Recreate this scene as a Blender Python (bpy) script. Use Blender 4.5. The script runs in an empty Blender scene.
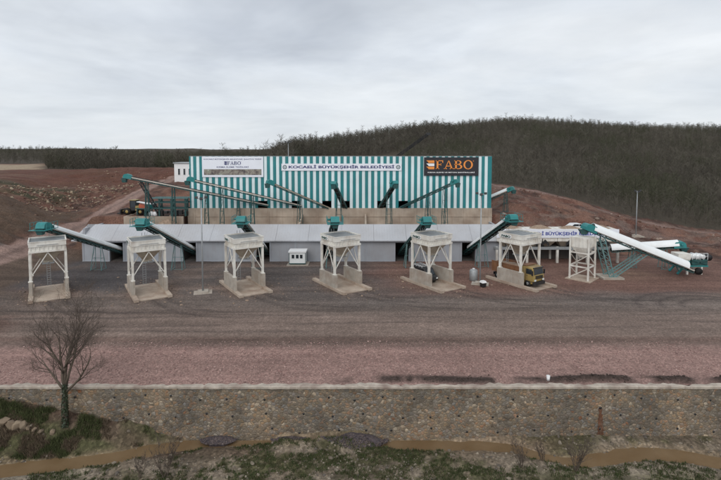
import bpy, math, random
import numpy as np
from mathutils import Vector, Matrix

random.seed(7)
rng = np.random.default_rng(11)
SC = bpy.context.scene
COL = SC.collection
R = math.radians

# ------------------------------------------------------------------ camera
F = 481.0
PITCH = R(3.5)
HC = 21.0
HORIZON = 150.0
PPY = HORIZON + F * math.tan(PITCH)
cam_d = bpy.data.cameras.new('drone_camera')
cam = bpy.data.objects.new('drone_camera', cam_d)
COL.objects.link(cam)
cam.location = (0, 0, HC)
cam.rotation_euler = (R(90) - PITCH, 0, 0)
cam_d.sensor_width = 36
cam_d.lens = 36 * F / 721
cam_d.shift_y = -(240 - PPY) / 721
cam_d.clip_start = 0.5
cam_d.clip_end = 5000
SC.camera = cam


def ray(px, py):
    u, v = (px - 360.5) / F, (PPY - py) / F
    return u, math.cos(PITCH) + v * math.sin(PITCH), v * math.cos(PITCH) - math.sin(PITCH)


def at(px, py, Y):
    x, y, z = ray(px, py)
    t = Y / y
    return Vector((x * t, Y, HC + z * t))


def atz(px, py, Z):
    x, y, z = ray(px, py)
    t = (Z - HC) / z
    return Vector((x * t, y * t, Z))


# ------------------------------------------------------------------ tags and mesh helper
def tag(o, label=None, cat=None, group=None, kind=None):
    if label:
        o['label'] = label
    if cat:
        o['category'] = cat
    if group:
        o['group'] = group
    if kind:
        o['kind'] = kind
    return o


def empty(name, loc, rz=0.0):
    o = bpy.data.objects.new(name, None)
    o.empty_display_size = 0.3
    COL.objects.link(o)
    o.location = loc
    o.rotation_euler = (0, 0, rz)
    return o


def children(o):
    return [c for c in bpy.data.objects if c.parent == o]


def copy_tree(o, parent=None):
    kids = list(o.children)
    c = o.copy()
    COL.objects.link(c)
    if parent:
        c.parent = parent
    for ch in kids:
        copy_tree(ch, c)
    return c


class MB:
    def __init__(self):
        self.v, self.f, self.m, self.s = [], [], [], []
        self.mi, self.sm = 0, False

    def add(self, verts, faces):
        b = len(self.v)
        self.v += [tuple(p) for p in verts]
        for f in faces:
            self.f.append(tuple(i + b for i in f))
            self.m.append(self.mi)
            self.s.append(self.sm)
        return self

    def box(self, x0, x1, y0, y1, z0, z1):
        vs = [(x, y, z) for x in (x0, x1) for y in (y0, y1) for z in (z0, z1)]
        return self.add(vs, [(0, 1, 3, 2), (4, 6, 7, 5), (0, 4, 5, 1), (2, 3, 7, 6), (0, 2, 6, 4), (1, 5, 7, 3)])

    def cbox(self, c, sx, sy, sz, M=None):
        vs = [Vector((x, y, z)) for x in (-sx / 2, sx / 2) for y in (-sy / 2, sy / 2) for z in (-sz / 2, sz / 2)]
        vs = [(M @ p if M else p) + Vector(c) for p in vs]
        return self.add(vs, [(0, 1, 3, 2), (4, 6, 7, 5), (0, 4, 5, 1), (2, 3, 7, 6), (0, 2, 6, 4), (1, 5, 7, 3)])

    def bar(self, p, q, w, h=None, up=(0, 0, 1)):
        h = h or w
        p, q = Vector(p), Vector(q)
        d = (q - p).normalized()
        u = Vector(up)
        s = d.cross(u)
        if s.length < 1e-3:
            s = d.cross(Vector((1, 0, 0)))
        s.normalize()
        u = s.cross(d)
        vs = []
        for e in (p, q):
            for a, b in ((-1, -1), (1, -1), (1, 1), (-1, 1)):
                vs.append(e + s * (a * w / 2) + u * (b * h / 2))
        return self.add(vs, [(0, 1, 2, 3), (7, 6, 5, 4), (0, 4, 5, 1), (1, 5, 6, 2), (2, 6, 7, 3), (3, 7, 4, 0)])

    def cyl(self, p, q, r0, r1=None, n=12, cap=True):
        r1 = r0 if r1 is None else r1
        p, q = Vector(p), Vector(q)
        d = (q - p).normalized()
        a = d.orthogonal().normalized()
        b = d.cross(a)
        vs = []
        for e, r in ((p, r0), (q, r1)):
            for i in range(n):
                t = 2 * math.pi * i / n
                vs.append(e + a * (r * math.cos(t)) + b * (r * math.sin(t)))
        fs = [(i, (i + 1) % n, n + (i + 1) % n, n + i) for i in range(n)]
        if cap:
            fs += [tuple(range(n))[::-1], tuple(range(n, 2 * n))]
        return self.add(vs, fs)

    def path(self, pts, rad, n=5):
        pts = [Vector(p) for p in pts]
        vs, fs = [], []
        a = None
        for i, p in enumerate(pts):
            d = (pts[min(i + 1, len(pts) - 1)] - pts[max(i - 1, 0)]).normalized()
            if a is None:
                a = d.orthogonal().normalized()
            else:
                a = (a - d * a.dot(d)).normalized()
            b = d.cross(a)
            for k in range(n):
                t = 2 * math.pi * k / n
                vs.append(p + (a * math.cos(t) + b * math.sin(t)) * rad[i])
        for i in range(len(pts) - 1):
            for k in range(n):
                fs.append((i * n + k, i * n + (k + 1) % n, (i + 1) * n + (k + 1) % n, (i + 1) * n + k))
        fs.append(tuple(range(n))[::-1])
        fs.append(tuple(range((len(pts) - 1) * n, len(pts) * n)))
        return self.add(vs, fs)

    def prism(self, poly, vec):
        n = len(poly)
        vec = Vector(vec)
        vs = [Vector(p) for p in poly] + [Vector(p) + vec for p in poly]
        fs = [tuple(range(n))[::-1], tuple(range(n, 2 * n))]
        fs += [(i, (i + 1) % n, n + (i + 1) % n, n + i) for i in range(n)]
        return self.add(vs, fs)

    def frustum(self, c0, a0, b0, c1, a1, b1):
        vs = []
        for c, a, b in ((c0, a0, b0), (c1, a1, b1)):
            for sx, sy in ((-1, -1), (1, -1), (1, 1), (-1, 1)):
                vs.append((c[0] + sx * a / 2, c[1] + sy * b / 2, c[2]))
        return self.add(vs, [(0, 1, 2, 3), (7, 6, 5, 4), (0, 4, 5, 1), (1, 5, 6, 2), (2, 6, 7, 3), (3, 7, 4, 0)])

    def build(self, name, mats, parent=None, world=False):
        me = bpy.data.meshes.new(name)
        v = self.v
        if world and parent is not None:
            off = parent.location
            p = parent.parent
            while p is not None:
                off = off + p.location
                p = p.parent
            v = [(a[0] - off[0], a[1] - off[1], a[2] - off[2]) for a in v]
        me.from_pydata(v, [], self.f)
        mats = mats if isinstance(mats, (list, tuple)) else [mats]
        for m in mats:
            me.materials.append(m)
        me.polygons.foreach_set('material_index', self.m)
        me.polygons.foreach_set('use_smooth', self.s)
        me.update()
        import bmesh
        bm = bmesh.new()
        bm.from_mesh(me)
        bmesh.ops.recalc_face_normals(bm, faces=bm.faces[:])
        bm.to_mesh(me)
        bm.free()
        o = bpy.data.objects.new(name, me)
        COL.objects.link(o)
        if parent is not None:
            o.parent = parent
        return o


def np_mesh(name, verts, faces, mat, smooth=False, colors=None, attr='Tint'):
    """verts Nx3, faces Mx3 or Mx4 arrays"""
    me = bpy.data.meshes.new(name)
    k = faces.shape[1]
    me.vertices.add(len(verts))
    me.vertices.foreach_set('co', verts.astype(np.float32).ravel())
    me.loops.add(faces.size)
    me.loops.foreach_set('vertex_index', faces.astype(np.int32).ravel())
    me.polygons.add(len(faces))
    me.polygons.foreach_set('loop_start', np.arange(0, faces.size, k, dtype=np.int32))
    me.polygons.foreach_set('loop_total', np.full(len(faces), k, dtype=np.int32))
    me.polygons.foreach_set('use_smooth', np.full(len(faces), smooth, dtype=bool))
    me.update(calc_edges=True)
    me.validate()
    if colors is not None:
        a = me.attributes.new(attr, 'FLOAT_COLOR', 'POINT')
        a.data.foreach_set('color', colors.astype(np.float32).ravel())
    me.materials.append(mat)
    o = bpy.data.objects.new(name, me)
    COL.objects.link(o)
    return o


# ------------------------------------------------------------------ noise in numpy
def _hash(ix, iy, seed):
    h = (ix.astype(np.int64) * 374761393 + iy.astype(np.int64) * 668265263 + seed * 1442695041) & 0x7fffffff
    h = ((h ^ (h >> 13)) * 1274126177) & 0x7fffffff
    return ((h ^ (h >> 16)) & 0xffff) / 65535.0


def vnoise(x, y, seed=0):
    ix, iy = np.floor(x), np.floor(y)
    fx, fy = x - ix, y - iy
    fx, fy = fx * fx * (3 - 2 * fx), fy * fy * (3 - 2 * fy)
    a, b = _hash(ix, iy, seed), _hash(ix + 1, iy, seed)
    c, d = _hash(ix, iy + 1, seed), _hash(ix + 1, iy + 1, seed)
    return (a * (1 - fx) + b * fx) * (1 - fy) + (c * (1 - fx) + d * fx) * fy


def fbm(x, y, seed=0, o=4):
    s, a, t = 0, 1.0, 0
    for i in range(o):
        s = s + a * vnoise(x * 2 ** i, y * 2 ** i, seed + i * 17)
        t += a
        a *= 0.5
    return s / t


def sstep(a, b, x):
    t = np.clip((x - a) / (b - a), 0, 1)
    return t * t * (3 - 2 * t)


# ------------------------------------------------------------------ materials
def nodes_of(name):
    m = bpy.data.materials.new(name)
    m.use_nodes = True
    nt = m.node_tree
    b = nt.nodes['Principled BSDF']
    return m, nt, b


def N(nt, typ, **kw):
    n = nt.nodes.new(typ)
    for k, v in kw.items():
        if k.startswith('i_'):
            n.inputs[k[2:].replace('_', ' ')].default_value = v
        else:
            setattr(n, k, v)
    return n


def mixc(nt, fac, a, b, mode='MIX'):
    n = nt.nodes.new('ShaderNodeMix')
    n.data_type = 'RGBA'
    n.blend_type = mode
    n.clamp_factor = True
    for sock, val in ((n.inputs[0], fac), (n.inputs[6], a), (n.inputs[7], b)):
        if hasattr(val, 'is_linked') or hasattr(val, 'links'):
            nt.links.new(val, sock)
        elif isinstance(val, (int, float)):
            sock.default_value = val
        else:
            sock.default_value = (*val[:3], 1)
    return n.outputs[2]


def ramp(nt, src, stops):
    n = nt.nodes.new('ShaderNodeValToRGB')
    e = n.color_ramp.elements
    while len(e) < len(stops):
        e.new(0.5)
    for k, (p, c) in zip(e, stops):
        k.position = p
        k.color = (*c, 1) if len(c) == 3 else c
    nt.links.new(src, n.inputs[0])
    return n.outputs[0]


def g(v):
    return (v, v, v)


def surf(name, col, rough=0.6, metal=0.0, var=0.12, scale=1.5, dirt=0.25, dirtcol=(0.16, 0.11, 0.085), bump=0.0,
         bscale=8.0, streak=True):
    """painted or concrete surface: tone variation, dust patches and run-down streaks"""
    m, nt, b = nodes_of(name)
    tc = N(nt, 'ShaderNodeTexCoord')
    oi = N(nt, 'ShaderNodeObjectInfo')
    mul = N(nt, 'ShaderNodeMath', operation='MULTIPLY')
    mul.inputs[1].default_value = 37.0
    nt.links.new(oi.outputs['Random'], mul.inputs[0])

    def noise(sc, det=4, vec=None):
        n = N(nt, 'ShaderNodeTexNoise', noise_dimensions='4D')
        n.inputs['Scale'].default_value = sc
        n.inputs['Detail'].default_value = det
        nt.links.new(vec or tc.outputs['Object'], n.inputs['Vector'])
        nt.links.new(mul.outputs[0], n.inputs['W'])
        return n.outputs['Fac']

    v = ramp(nt, noise(scale), [(0.3, g(1 - var)), (0.7, g(1 + var))])
    c = mixc(nt, 1.0, col, v, 'MULTIPLY')
    if dirt > 0:
        d = ramp(nt, noise(scale * 0.6, 6), [(0.45, g(0)), (0.75, g(dirt * 1.6))])
        c = mixc(nt, d, c, dirtcol)
        if streak:
            mp = N(nt, 'ShaderNodeMapping')
            mp.inputs['Scale'].default_value = (3.0, 3.0, 0.25)
            nt.links.new(tc.outputs['Object'], mp.inputs[0])
            s = ramp(nt, noise(1.2, 3, mp.outputs[0]), [(0.52, g(0)), (0.8, g(dirt))])
            c = mixc(nt, s, c, dirtcol)
    nt.links.new(c, b.inputs['Base Color'])
    b.inputs['Roughness'].default_value = rough
    b.inputs['Metallic'].default_value = metal
    if bump > 0:
        bn = N(nt, 'ShaderNodeBump')
        bn.inputs['Strength'].default_value = bump
        bn.inputs['Distance'].default_value = 0.05
        nt.links.new(noise(bscale, 6), bn.inputs['Height'])
        nt.links.new(bn.outputs[0], b.inputs['Normal'])
    return m


def tinted(name, rough=0.9, fine=5.0, amount=0.3, bump=0.35, streaks=False, speck=None):
    """ground whose own colour is stored per vertex, broken up with grain at three sizes"""
    m, nt, b = nodes_of(name)
    at_ = N(nt, 'ShaderNodeAttribute', attribute_name='Tint')
    tc = N(nt, 'ShaderNodeTexCoord')
    c = at_.outputs['Color']
    hs = []
    for sc, am, det in ((fine, amount, 6), (fine * 0.22, amount * 0.55, 5), (fine * 0.035, amount * 0.5, 4)):
        n = N(nt, 'ShaderNodeTexNoise')
        n.inputs['Scale'].default_value = sc
        n.inputs['Detail'].default_value = det
        n.inputs['Roughness'].default_value = 0.65
        nt.links.new(tc.outputs['Object'], n.inputs['Vector'])
        c = mixc(nt, 1.0, c, ramp(nt, n.outputs['Fac'], [(0.25, g(1 - am)), (0.75, g(1 + am))]), 'MULTIPLY')
        hs.append(n.outputs['Fac'])
    if streaks:
        for sx, sy, lo, hi in ((0.018, 0.38, 0.74, 1.22), (0.07, 1.3, 0.88, 1.10)):
            mp = N(nt, 'ShaderNodeMapping')
            mp.inputs['Scale'].default_value = (sx, sy, 0.0)
            mp.inputs['Rotation'].default_value = (0, 0, R(1.5))
            nt.links.new(tc.outputs['Object'], mp.inputs[0])
            n = N(nt, 'ShaderNodeTexNoise')
            n.inputs['Scale'].default_value = 1.0
            n.inputs['Detail'].default_value = 6
            nt.links.new(mp.outputs[0], n.inputs['Vector'])
            s = mixc(nt, 1.0, c, ramp(nt, n.outputs['Fac'], [(0.3, g(lo)), (0.7, g(hi))]), 'MULTIPLY')
            c = mixc(nt, at_.outputs['Alpha'], c, s)
    if speck:
        vo = N(nt, 'ShaderNodeTexVoronoi')
        vo.inputs['Scale'].default_value = speck[0]
        nt.links.new(tc.outputs['Object'], vo.inputs['Vector'])
        cc = ramp(nt, vo.outputs['Color'], [(0.0, g(1 - speck[1])), (0.55, g(1.0)), (1.0, g(1 + speck[1] * 1.6))])
        c = mixc(nt, 1.0, c, cc, 'MULTIPLY')
    nt.links.new(c, b.inputs['Base Color'])
    b.inputs['Roughness'].default_value = rough
    b.inputs['Specular IOR Level'].default_value = 0.2
    bn = N(nt, 'ShaderNodeBump')
    bn.inputs['Strength'].default_value = bump
    bn.inputs['Distance'].default_value = 0.12
    nt.links.new(hs[0], bn.inputs['Height'])
    nt.links.new(bn.outputs[0], b.inputs['Normal'])
    return m


M = {}
M['cream'] = surf('cream_steel', (0.72, 0.70, 0.645), 0.55, 0, 0.10, 1.2, 0.32, (0.28, 0.20, 0.14))
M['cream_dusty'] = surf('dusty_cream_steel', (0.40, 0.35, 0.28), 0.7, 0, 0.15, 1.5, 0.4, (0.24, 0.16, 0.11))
M['teal'] = surf('teal_steel', (0.016, 0.20, 0.20), 0.5, 0, 0.15, 1.5, 0.2, (0.10, 0.10, 0.09))
M['teal_dark'] = surf('dark_teal_steel', (0.020, 0.080, 0.078), 0.55, 0, 0.2, 1.5, 0.25, (0.07, 0.065, 0.06))
M['teal_pale'] = surf('pale_teal_steel', (0.12, 0.235, 0.235), 0.6, 0, 0.15, 1.5, 0.25)
M['white'] = surf('white_cover_steel', (0.80, 0.82, 0.82), 0.4, 0, 0.04, 0.8, 0.12, (0.45, 0.42, 0.38))
M['rail'] = surf('cream_conveyor_channel', (0.55, 0.50, 0.44), 0.6, 0, 0.1, 1.0, 0.2)
M['rubber'] = surf('black_rubber', (0.02, 0.02, 0.02), 0.8, 0, 0.2, 3, 0.3, (0.08, 0.065, 0.055))
M['rubber'].node_tree.nodes['Principled BSDF'].inputs['Specular IOR Level'].default_value = 0.15
M['black'] = surf('black_paint', (0.015, 0.016, 0.018), 0.5, 0, 0.2, 3, 0.1)
M['concrete'] = surf('concrete', (0.40, 0.36, 0.31), 0.9, 0, 0.15, 1.2, 0.4, (0.25, 0.17, 0.12), 0.4, 9)
M['concrete_tan'] = surf('tan_concrete', (0.43, 0.355, 0.285), 0.9, 0, 0.18, 0.5, 0.45, (0.22, 0.145, 0.10), 0.4, 5)
M['slab'] = surf('dusty_concrete_slab', (0.43, 0.35, 0.28), 0.95, 0, 0.15, 0.9, 0.5, (0.24, 0.155, 0.11), 0.4, 8)
M['bunker'] = surf('blue_grey_render', (0.35, 0.37, 0.405), 0.85, 0, 0.09, 0.35, 0.25, (0.24, 0.19, 0.16), 0.15, 6)
M['fascia'] = surf('pale_grey_canopy_sheet', (0.43, 0.44, 0.465), 0.65, 0, 0.08, 0.25, 0.22, (0.28, 0.24, 0.21))
M['concrete_dark'] = surf('dark_stained_and_shade_concrete', (0.085, 0.08, 0.075), 0.9, 0, 0.2, 0.6, 0.4)  # stained back wall; on the bunker tunnels the darkness is painted-in shade
def ribbed(m, period, strength):
    nt = m.node_tree
    b = nt.nodes['Principled BSDF']
    tc = N(nt, 'ShaderNodeTexCoord')
    wv = N(nt, 'ShaderNodeTexWave', wave_type='BANDS', bands_direction='X')
    wv.inputs['Scale'].default_value = math.pi / 10 / period
    nt.links.new(tc.outputs['Object'], wv.inputs['Vector'])
    bn = N(nt, 'ShaderNodeBump')
    bn.inputs['Strength'].default_value = strength
    bn.inputs['Distance'].default_value = 0.05
    nt.links.new(wv.outputs['Fac'], bn.inputs['Height'])
    nt.links.new(bn.outputs[0], b.inputs['Normal'])


ribbed(M['fascia'], .5, .55)
M['galv'] = surf('galvanised_steel', (0.34, 0.36, 0.37), 0.5, 0.3, 0.1, 2, 0.1)
M['clad_white'] = surf('white_cladding_sheet', (0.70, 0.80, 0.82), 0.5, 0, 0.05, 0.4, 0.10, (0.42, 0.36, 0.30))
M['clad_teal'] = surf('teal_cladding_sheet', (0.012, 0.19, 0.205), 0.5, 0, 0.12, 0.4, 0.1, (0.10, 0.12, 0.11))
M['roof'] = surf('grey_roof_sheet', (0.30, 0.32, 0.33), 0.5, 0, 0.1, 0.4, 0.1)
M['banner_white'] = surf('white_banner_vinyl', (0.78, 0.80, 0.86), 0.55, 0, 0.03, 0.5, 0.05)
M['banner_black'] = surf('black_sign_vinyl', (0.014, 0.014, 0.02), 0.5, 0, 0.1, 0.5, 0.02)
M['navy'] = surf('navy_lettering', (0.02, 0.025, 0.13), 0.6, 0, 0.05, 1, 0)
M['royal'] = surf('blue_lettering', (0.03, 0.05, 0.30), 0.6, 0, 0.05, 1, 0)
M['orange'] = surf('orange_lettering', (0.78, 0.27, 0.05), 0.6, 0, 0.04, 1, 0)
M['plain_white'] = surf('plain_white', (0.8, 0.8, 0.8), 0.5, 0, 0.03, 1, 0.05)
M['green_dark'] = surf('dark_green_plate', (0.02, 0.06, 0.045), 0.6, 0, 0.1, 2, 0.05)
M['glass'] = surf('dark_window_glass', (0.02, 0.028, 0.035), 0.12, 0, 0.1, 1, 0.05)
M['yellow'] = surf('yellow_vehicle_paint', (0.35, 0.25, 0.08), 0.5, 0, 0.14, 1.2, 0.5)
M['dump_orange'] = surf('worn_orange_dump_body', (0.22, 0.10, 0.045), 0.65, 0, 0.2, 1.0, 0.35)
M['dark_paint'] = surf('dark_green_vehicle_paint', (0.03, 0.045, 0.03), 0.45, 0, 0.15, 1.2, 0.2)
M['lamp'] = surf('headlight_lens', (0.7, 0.72, 0.7), 0.15, 0, 0.03, 2, 0)
M['red'] = surf('orange_red_paint', (0.42, 0.09, 0.04), 0.5, 0, 0.1, 1, 0.2)
M['rust'] = surf('rust_stain', (0.115, 0.050, 0.026), 0.95, 0, 0.45, 3.5, 0.6, (0.14, 0.115, 0.09), 0.6, 6)
M['car_white'] = surf('white_car_paint', (0.75, 0.76, 0.77), 0.3, 0, 0.03, 1, 0.1)
M['bark'] = surf('grey_brown_bark', (0.115, 0.088, 0.066), 0.9, 0, 0.25, 3, 0.3, (0.05, 0.045, 0.03), 0.5, 10)
M['twig'] = surf('brown_twig_bark', (0.088, 0.066, 0.052), 0.9, 0, 0.2, 2, 0)
M['ivy'] = surf('dark_ivy_leaf', (0.022, 0.036, 0.014), 0.6, 0, 0.4, 4, 0.2, (0.05, 0.04, 0.02))
M['sandstone'] = surf('pale_sandstone', (0.215, 0.165, 0.115), 0.95, 0, 0.3, 1.5, 0.4, (0.16, 0.11, 0.08), 0.6, 4)
M['slate'] = surf('purple_grey_gravel', (0.078, 0.064, 0.070), 0.95, 0, 0.35, 7, 0.35, (0.14, 0.10, 0.085), 0.9, 8, False)
M['sandpile'] = surf('tan_aggregate', (0.30, 0.22, 0.16), 0.95, 0, 0.25, 4, 0.3, (0.2, 0.13, 0.09), 0.7, 8, False)
M['ground'] = tinted('bare_ground', 0.95, 4.5, 0.30, 0.4, True, (6.5, 0.28))
M['bank'] = tinted('river_bank_ground', 0.95, 4.0, 0.45, 0.6, False, (4.5, 0.35))
M['leafmix'] = tinted('plant_tints', 0.85, 3.0, 0.2, 0.0)


def forest_mat():
    m, nt, b = nodes_of('bare_forest_twigs')
    a = N(nt, 'ShaderNodeAttribute', attribute_name='Tint')
    nt.links.new(a.outputs['Color'], b.inputs['Base Color'])
    b.inputs['Roughness'].default_value = 0.95
    b.inputs['Specular IOR Level'].default_value = 0.1
    return m


M['forest'] = forest_mat()


def masonry():
    m, nt, b = nodes_of('rubble_stone_masonry')
    tc = N(nt, 'ShaderNodeTexCoord')
    mp = N(nt, 'ShaderNodeMapping')
    mp.inputs['Scale'].default_value = (1, 0, 1.25)
    nt.links.new(tc.outputs['Object'], mp.inputs[0])
    wob = N(nt, 'ShaderNodeTexNoise')
    wob.inputs['Scale'].default_value = 2.2
    wob.inputs['Detail'].default_value = 3
    nt.links.new(mp.outputs[0], wob.inputs['Vector'])
    sub = N(nt, 'ShaderNodeVectorMath', operation='MULTIPLY_ADD')
    nt.links.new(wob.outputs['Color'], sub.inputs[0])
    sub.inputs[1].default_value = (0.28, 0.28, 0.28)
    nt.links.new(mp.outputs[0], sub.inputs[2])
    vo = N(nt, 'ShaderNodeTexVoronoi')
    vo.inputs['Scale'].default_value = 3.3
    nt.links.new(sub.outputs[0], vo.inputs['Vector'])
    ve = N(nt, 'ShaderNodeTexVoronoi', feature='DISTANCE_TO_EDGE')
    ve.inputs['Scale'].default_value = 3.3
    nt.links.new(sub.outputs[0], ve.inputs['Vector'])
    sep = N(nt, 'ShaderNodeSeparateColor')
    nt.links.new(vo.outputs['Color'], sep.inputs[0])
    stone = ramp(nt, sep.outputs[0], [(0.0, (0.125, 0.104, 0.082)), (0.22, (0.190, 0.162, 0.127)), (0.42, (0.165, 0.148, 0.130)),
                                     (0.60, (0.215, 0.165, 0.112)), (0.76, (0.215, 0.143, 0.095)), (0.87, (0.180, 0.172, 0.163)),
                                     (0.95, (0.34, 0.29, 0.225)), (1.0, (0.215, 0.108, 0.062))])
    br = ramp(nt, sep.outputs[1], [(0, g(0.75)), (1, g(1.25))])
    stone = mixc(nt, 1.0, stone, br, 'MULTIPLY')
    n2 = N(nt, 'ShaderNodeTexNoise')
    n2.inputs['Scale'].default_value = 9
    n2.inputs['Detail'].default_value = 6
    nt.links.new(tc.outputs['Object'], n2.inputs['Vector'])
    stone = mixc(nt, 1.0, stone, ramp(nt, n2.outputs['Fac'], [(0.3, g(0.72)), (0.7, g(1.25))]), 'MULTIPLY')
    edge = ramp(nt, ve.outputs['Distance'], [(0.02, g(.9)), (0.12, g(0))])
    c = mixc(nt, edge, stone, (0.150, 0.131, 0.106))
    n3 = N(nt, 'ShaderNodeTexNoise')
    n3.inputs['Scale'].default_value = 0.30
    n3.inputs['Detail'].default_value = 5
    nt.links.new(tc.outputs['Object'], n3.inputs['Vector'])
    c = mixc(nt, 1.0, c, ramp(nt, n3.outputs['Fac'], [(0.32, (0.80, 0.80, 0.80)), (0.5, (1.10, 1.07, 1.03)), (0.68, (1.42, 1.30, 1.17))]), 'MULTIPLY')
    nt.links.new(c, b.inputs['Base Color'])
    b.inputs['Roughness'].default_value = 0.95
    b.inputs['Specular IOR Level'].default_value = 0.2
    bn = N(nt, 'ShaderNodeBump')
    bn.inputs['Strength'].default_value = 0.6
    bn.inputs['Distance'].default_value = 0.06
    hr = ramp(nt, ve.outputs['Distance'], [(0.0, g(0)), (0.22, g(1))])
    nt.links.new(hr, bn.inputs['Height'])
    nt.links.new(bn.outputs[0], b.inputs['Normal'])
    return m


M['masonry'] = masonry()


def water_mat():
    m, nt, b = nodes_of('muddy_water')
    tc = N(nt, 'ShaderNodeTexCoord')
    n = N(nt, 'ShaderNodeTexNoise')
    n.inputs['Scale'].default_value = 0.35
    n.inputs['Detail'].default_value = 4
    nt.links.new(tc.outputs['Object'], n.inputs['Vector'])
    c = ramp(nt, n.outputs['Fac'], [(0.3, (0.16, 0.102, 0.052)), (0.7, (0.22, 0.15, 0.085))])
    nt.links.new(c, b.inputs['Base Color'])
    b.inputs['Roughness'].default_value = 0.10
    b.inputs['Specular IOR Level'].default_value = 0.5
    n2 = N(nt, 'ShaderNodeTexNoise')
    n2.inputs['Scale'].default_value = 3.0
    n2.inputs['Detail'].default_value = 3
    nt.links.new(tc.outputs['Object'], n2.inputs['Vector'])
    bn = N(nt, 'ShaderNodeBump')
    bn.inputs['Strength'].default_value = 0.15
    bn.inputs['Distance'].default_value = 0.05
    nt.links.new(n2.outputs['Fac'], bn.inputs['Height'])
    nt.links.new(bn.outputs[0], b.inputs['Normal'])
    return m


M['water'] = water_mat()


def photo_mat():
    m, nt, b = nodes_of('printed_photo_strip')
    tc = N(nt, 'ShaderNodeTexCoord')
    n = N(nt, 'ShaderNodeTexNoise')
    n.inputs['Scale'].default_value = 1.1
    n.inputs['Detail'].default_value = 5
    n.inputs['Roughness'].default_value = 0.7
    nt.links.new(tc.outputs['Object'], n.inputs['Vector'])
    c = ramp(nt, n.outputs['Fac'], [(0.32, (0.03, 0.028, 0.04)), (0.46, (0.17, 0.14, 0.12)), (0.55, (0.30, 0.27, 0.23)),
                                   (0.62, (0.20, 0.22, 0.16)), (0.74, (0.6, 0.57, 0.54))])
    nt.links.new(c, b.inputs['Base Color'])
    b.inputs['Roughness'].default_value = 0.6
    return m


M['photo'] = photo_mat()

# ------------------------------------------------------------------ world and sun
SUN_EL, SUN_AZ = R(38), R(200)          # azimuth clockwise from +Y: light comes from behind the camera, a little from the left


def make_world():
    w = bpy.data.worlds.new('World')
    SC.world = w
    w.use_nodes = True
    nt = w.node_tree
    bg = nt.nodes['Background']
    sky = N(nt, 'ShaderNodeTexSky')
    sky.sky_type = 'NISHITA'
    sky.sun_disc = False
    sky.sun_elevation = SUN_EL
    sky.sun_rotation = SUN_AZ
    tc = N(nt, 'ShaderNodeTexCoord')
    # overcast deck: project the view direction onto a flat cloud layer
    sep = N(nt, 'ShaderNodeSeparateXYZ')
    nt.links.new(tc.outputs['Generated'], sep.inputs[0])
    mx = N(nt, 'ShaderNodeMath', operation='MAXIMUM')
    nt.links.new(sep.outputs['Z'], mx.inputs[0])
    mx.inputs[1].default_value = 0.0
    ad = N(nt, 'ShaderNodeMath', operation='ADD')
    nt.links.new(mx.outputs[0], ad.inputs[0])
    ad.inputs[1].default_value = 0.16
    comb = N(nt, 'ShaderNodeCombineXYZ')
    for i, ax in enumerate('XY'):
        dv = N(nt, 'ShaderNodeMath', operation='DIVIDE')
        nt.links.new(sep.outputs[ax], dv.inputs[0])
        nt.links.new(ad.outputs[0], dv.inputs[1])
        nt.links.new(dv.outputs[0], comb.inputs[i])

    def noise(sc, det, off, rough=0.55):
        mp = N(nt, 'ShaderNodeMapping')
        mp.inputs['Location'].default_value = off
        nt.links.new(comb.outputs[0], mp.inputs[0])
        n = N(nt, 'ShaderNodeTexNoise')
        n.inputs['Scale'].default_value = sc
        n.inputs['Detail'].default_value = det
        n.inputs['Roughness'].default_value = rough
        n.inputs['Distortion'].default_value = 0.3
        nt.links.new(mp.outputs[0], n.inputs['Vector'])
        return n.outputs['Fac']

    big = ramp(nt, noise(0.55, 5, (2.3, 0.4, 0)), [(0.32, (5.7, 6.15, 6.85)), (0.48, (7.5, 7.95, 8.5)), (0.64, (8.8, 9.1, 9.4))])
    small = ramp(nt, noise(1.7, 7, (5.1, 1.7, 0)), [(0.3, g(0.92)), (0.7, g(1.07))])
    cloud = mixc(nt, 1.0, big, small, 'MULTIPLY')
    # paler towards the horizon
    hz = ramp(nt, mx.outputs[0], [(0.0, g(0.6)), (0.16, g(0))])
    cloud = mixc(nt, hz, cloud, (7.9, 8.35, 8.8))
    c = mixc(nt, 0.94, sky.outputs[0], cloud)
    nt.links.new(c, bg.inputs['Color'])
    bg.inputs['Strength'].default_value = 0.1
    sd = bpy.data.lights.new('overcast_sun', 'SUN')
    sd.energy = 1.3
    sd.angle = R(50)
    sd.color = (1.0, 0.97, 0.93)
    so = bpy.data.objects.new('overcast_sun', sd)
    COL.objects.link(so)
    dirv = Vector((math.sin(SUN_AZ) * math.cos(SUN_EL), math.cos(SUN_AZ) * math.cos(SUN_EL), math.sin(SUN_EL)))
    so.rotation_euler = dirv.to_track_quat('Z', 'Y').to_euler()
    so.location = dirv * 300
    SC.view_settings.view_transform = 'Standard'
    SC.view_settings.look = 'None'
    SC.view_settings.exposure = 0
    SC.view_settings.gamma = 1
    SC.view_settings.use_curve_mapping = False


make_world()

# ------------------------------------------------------------------ terrain
CP = []


def cp(x, y, z):
    CP.append((x, y, z))


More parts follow.
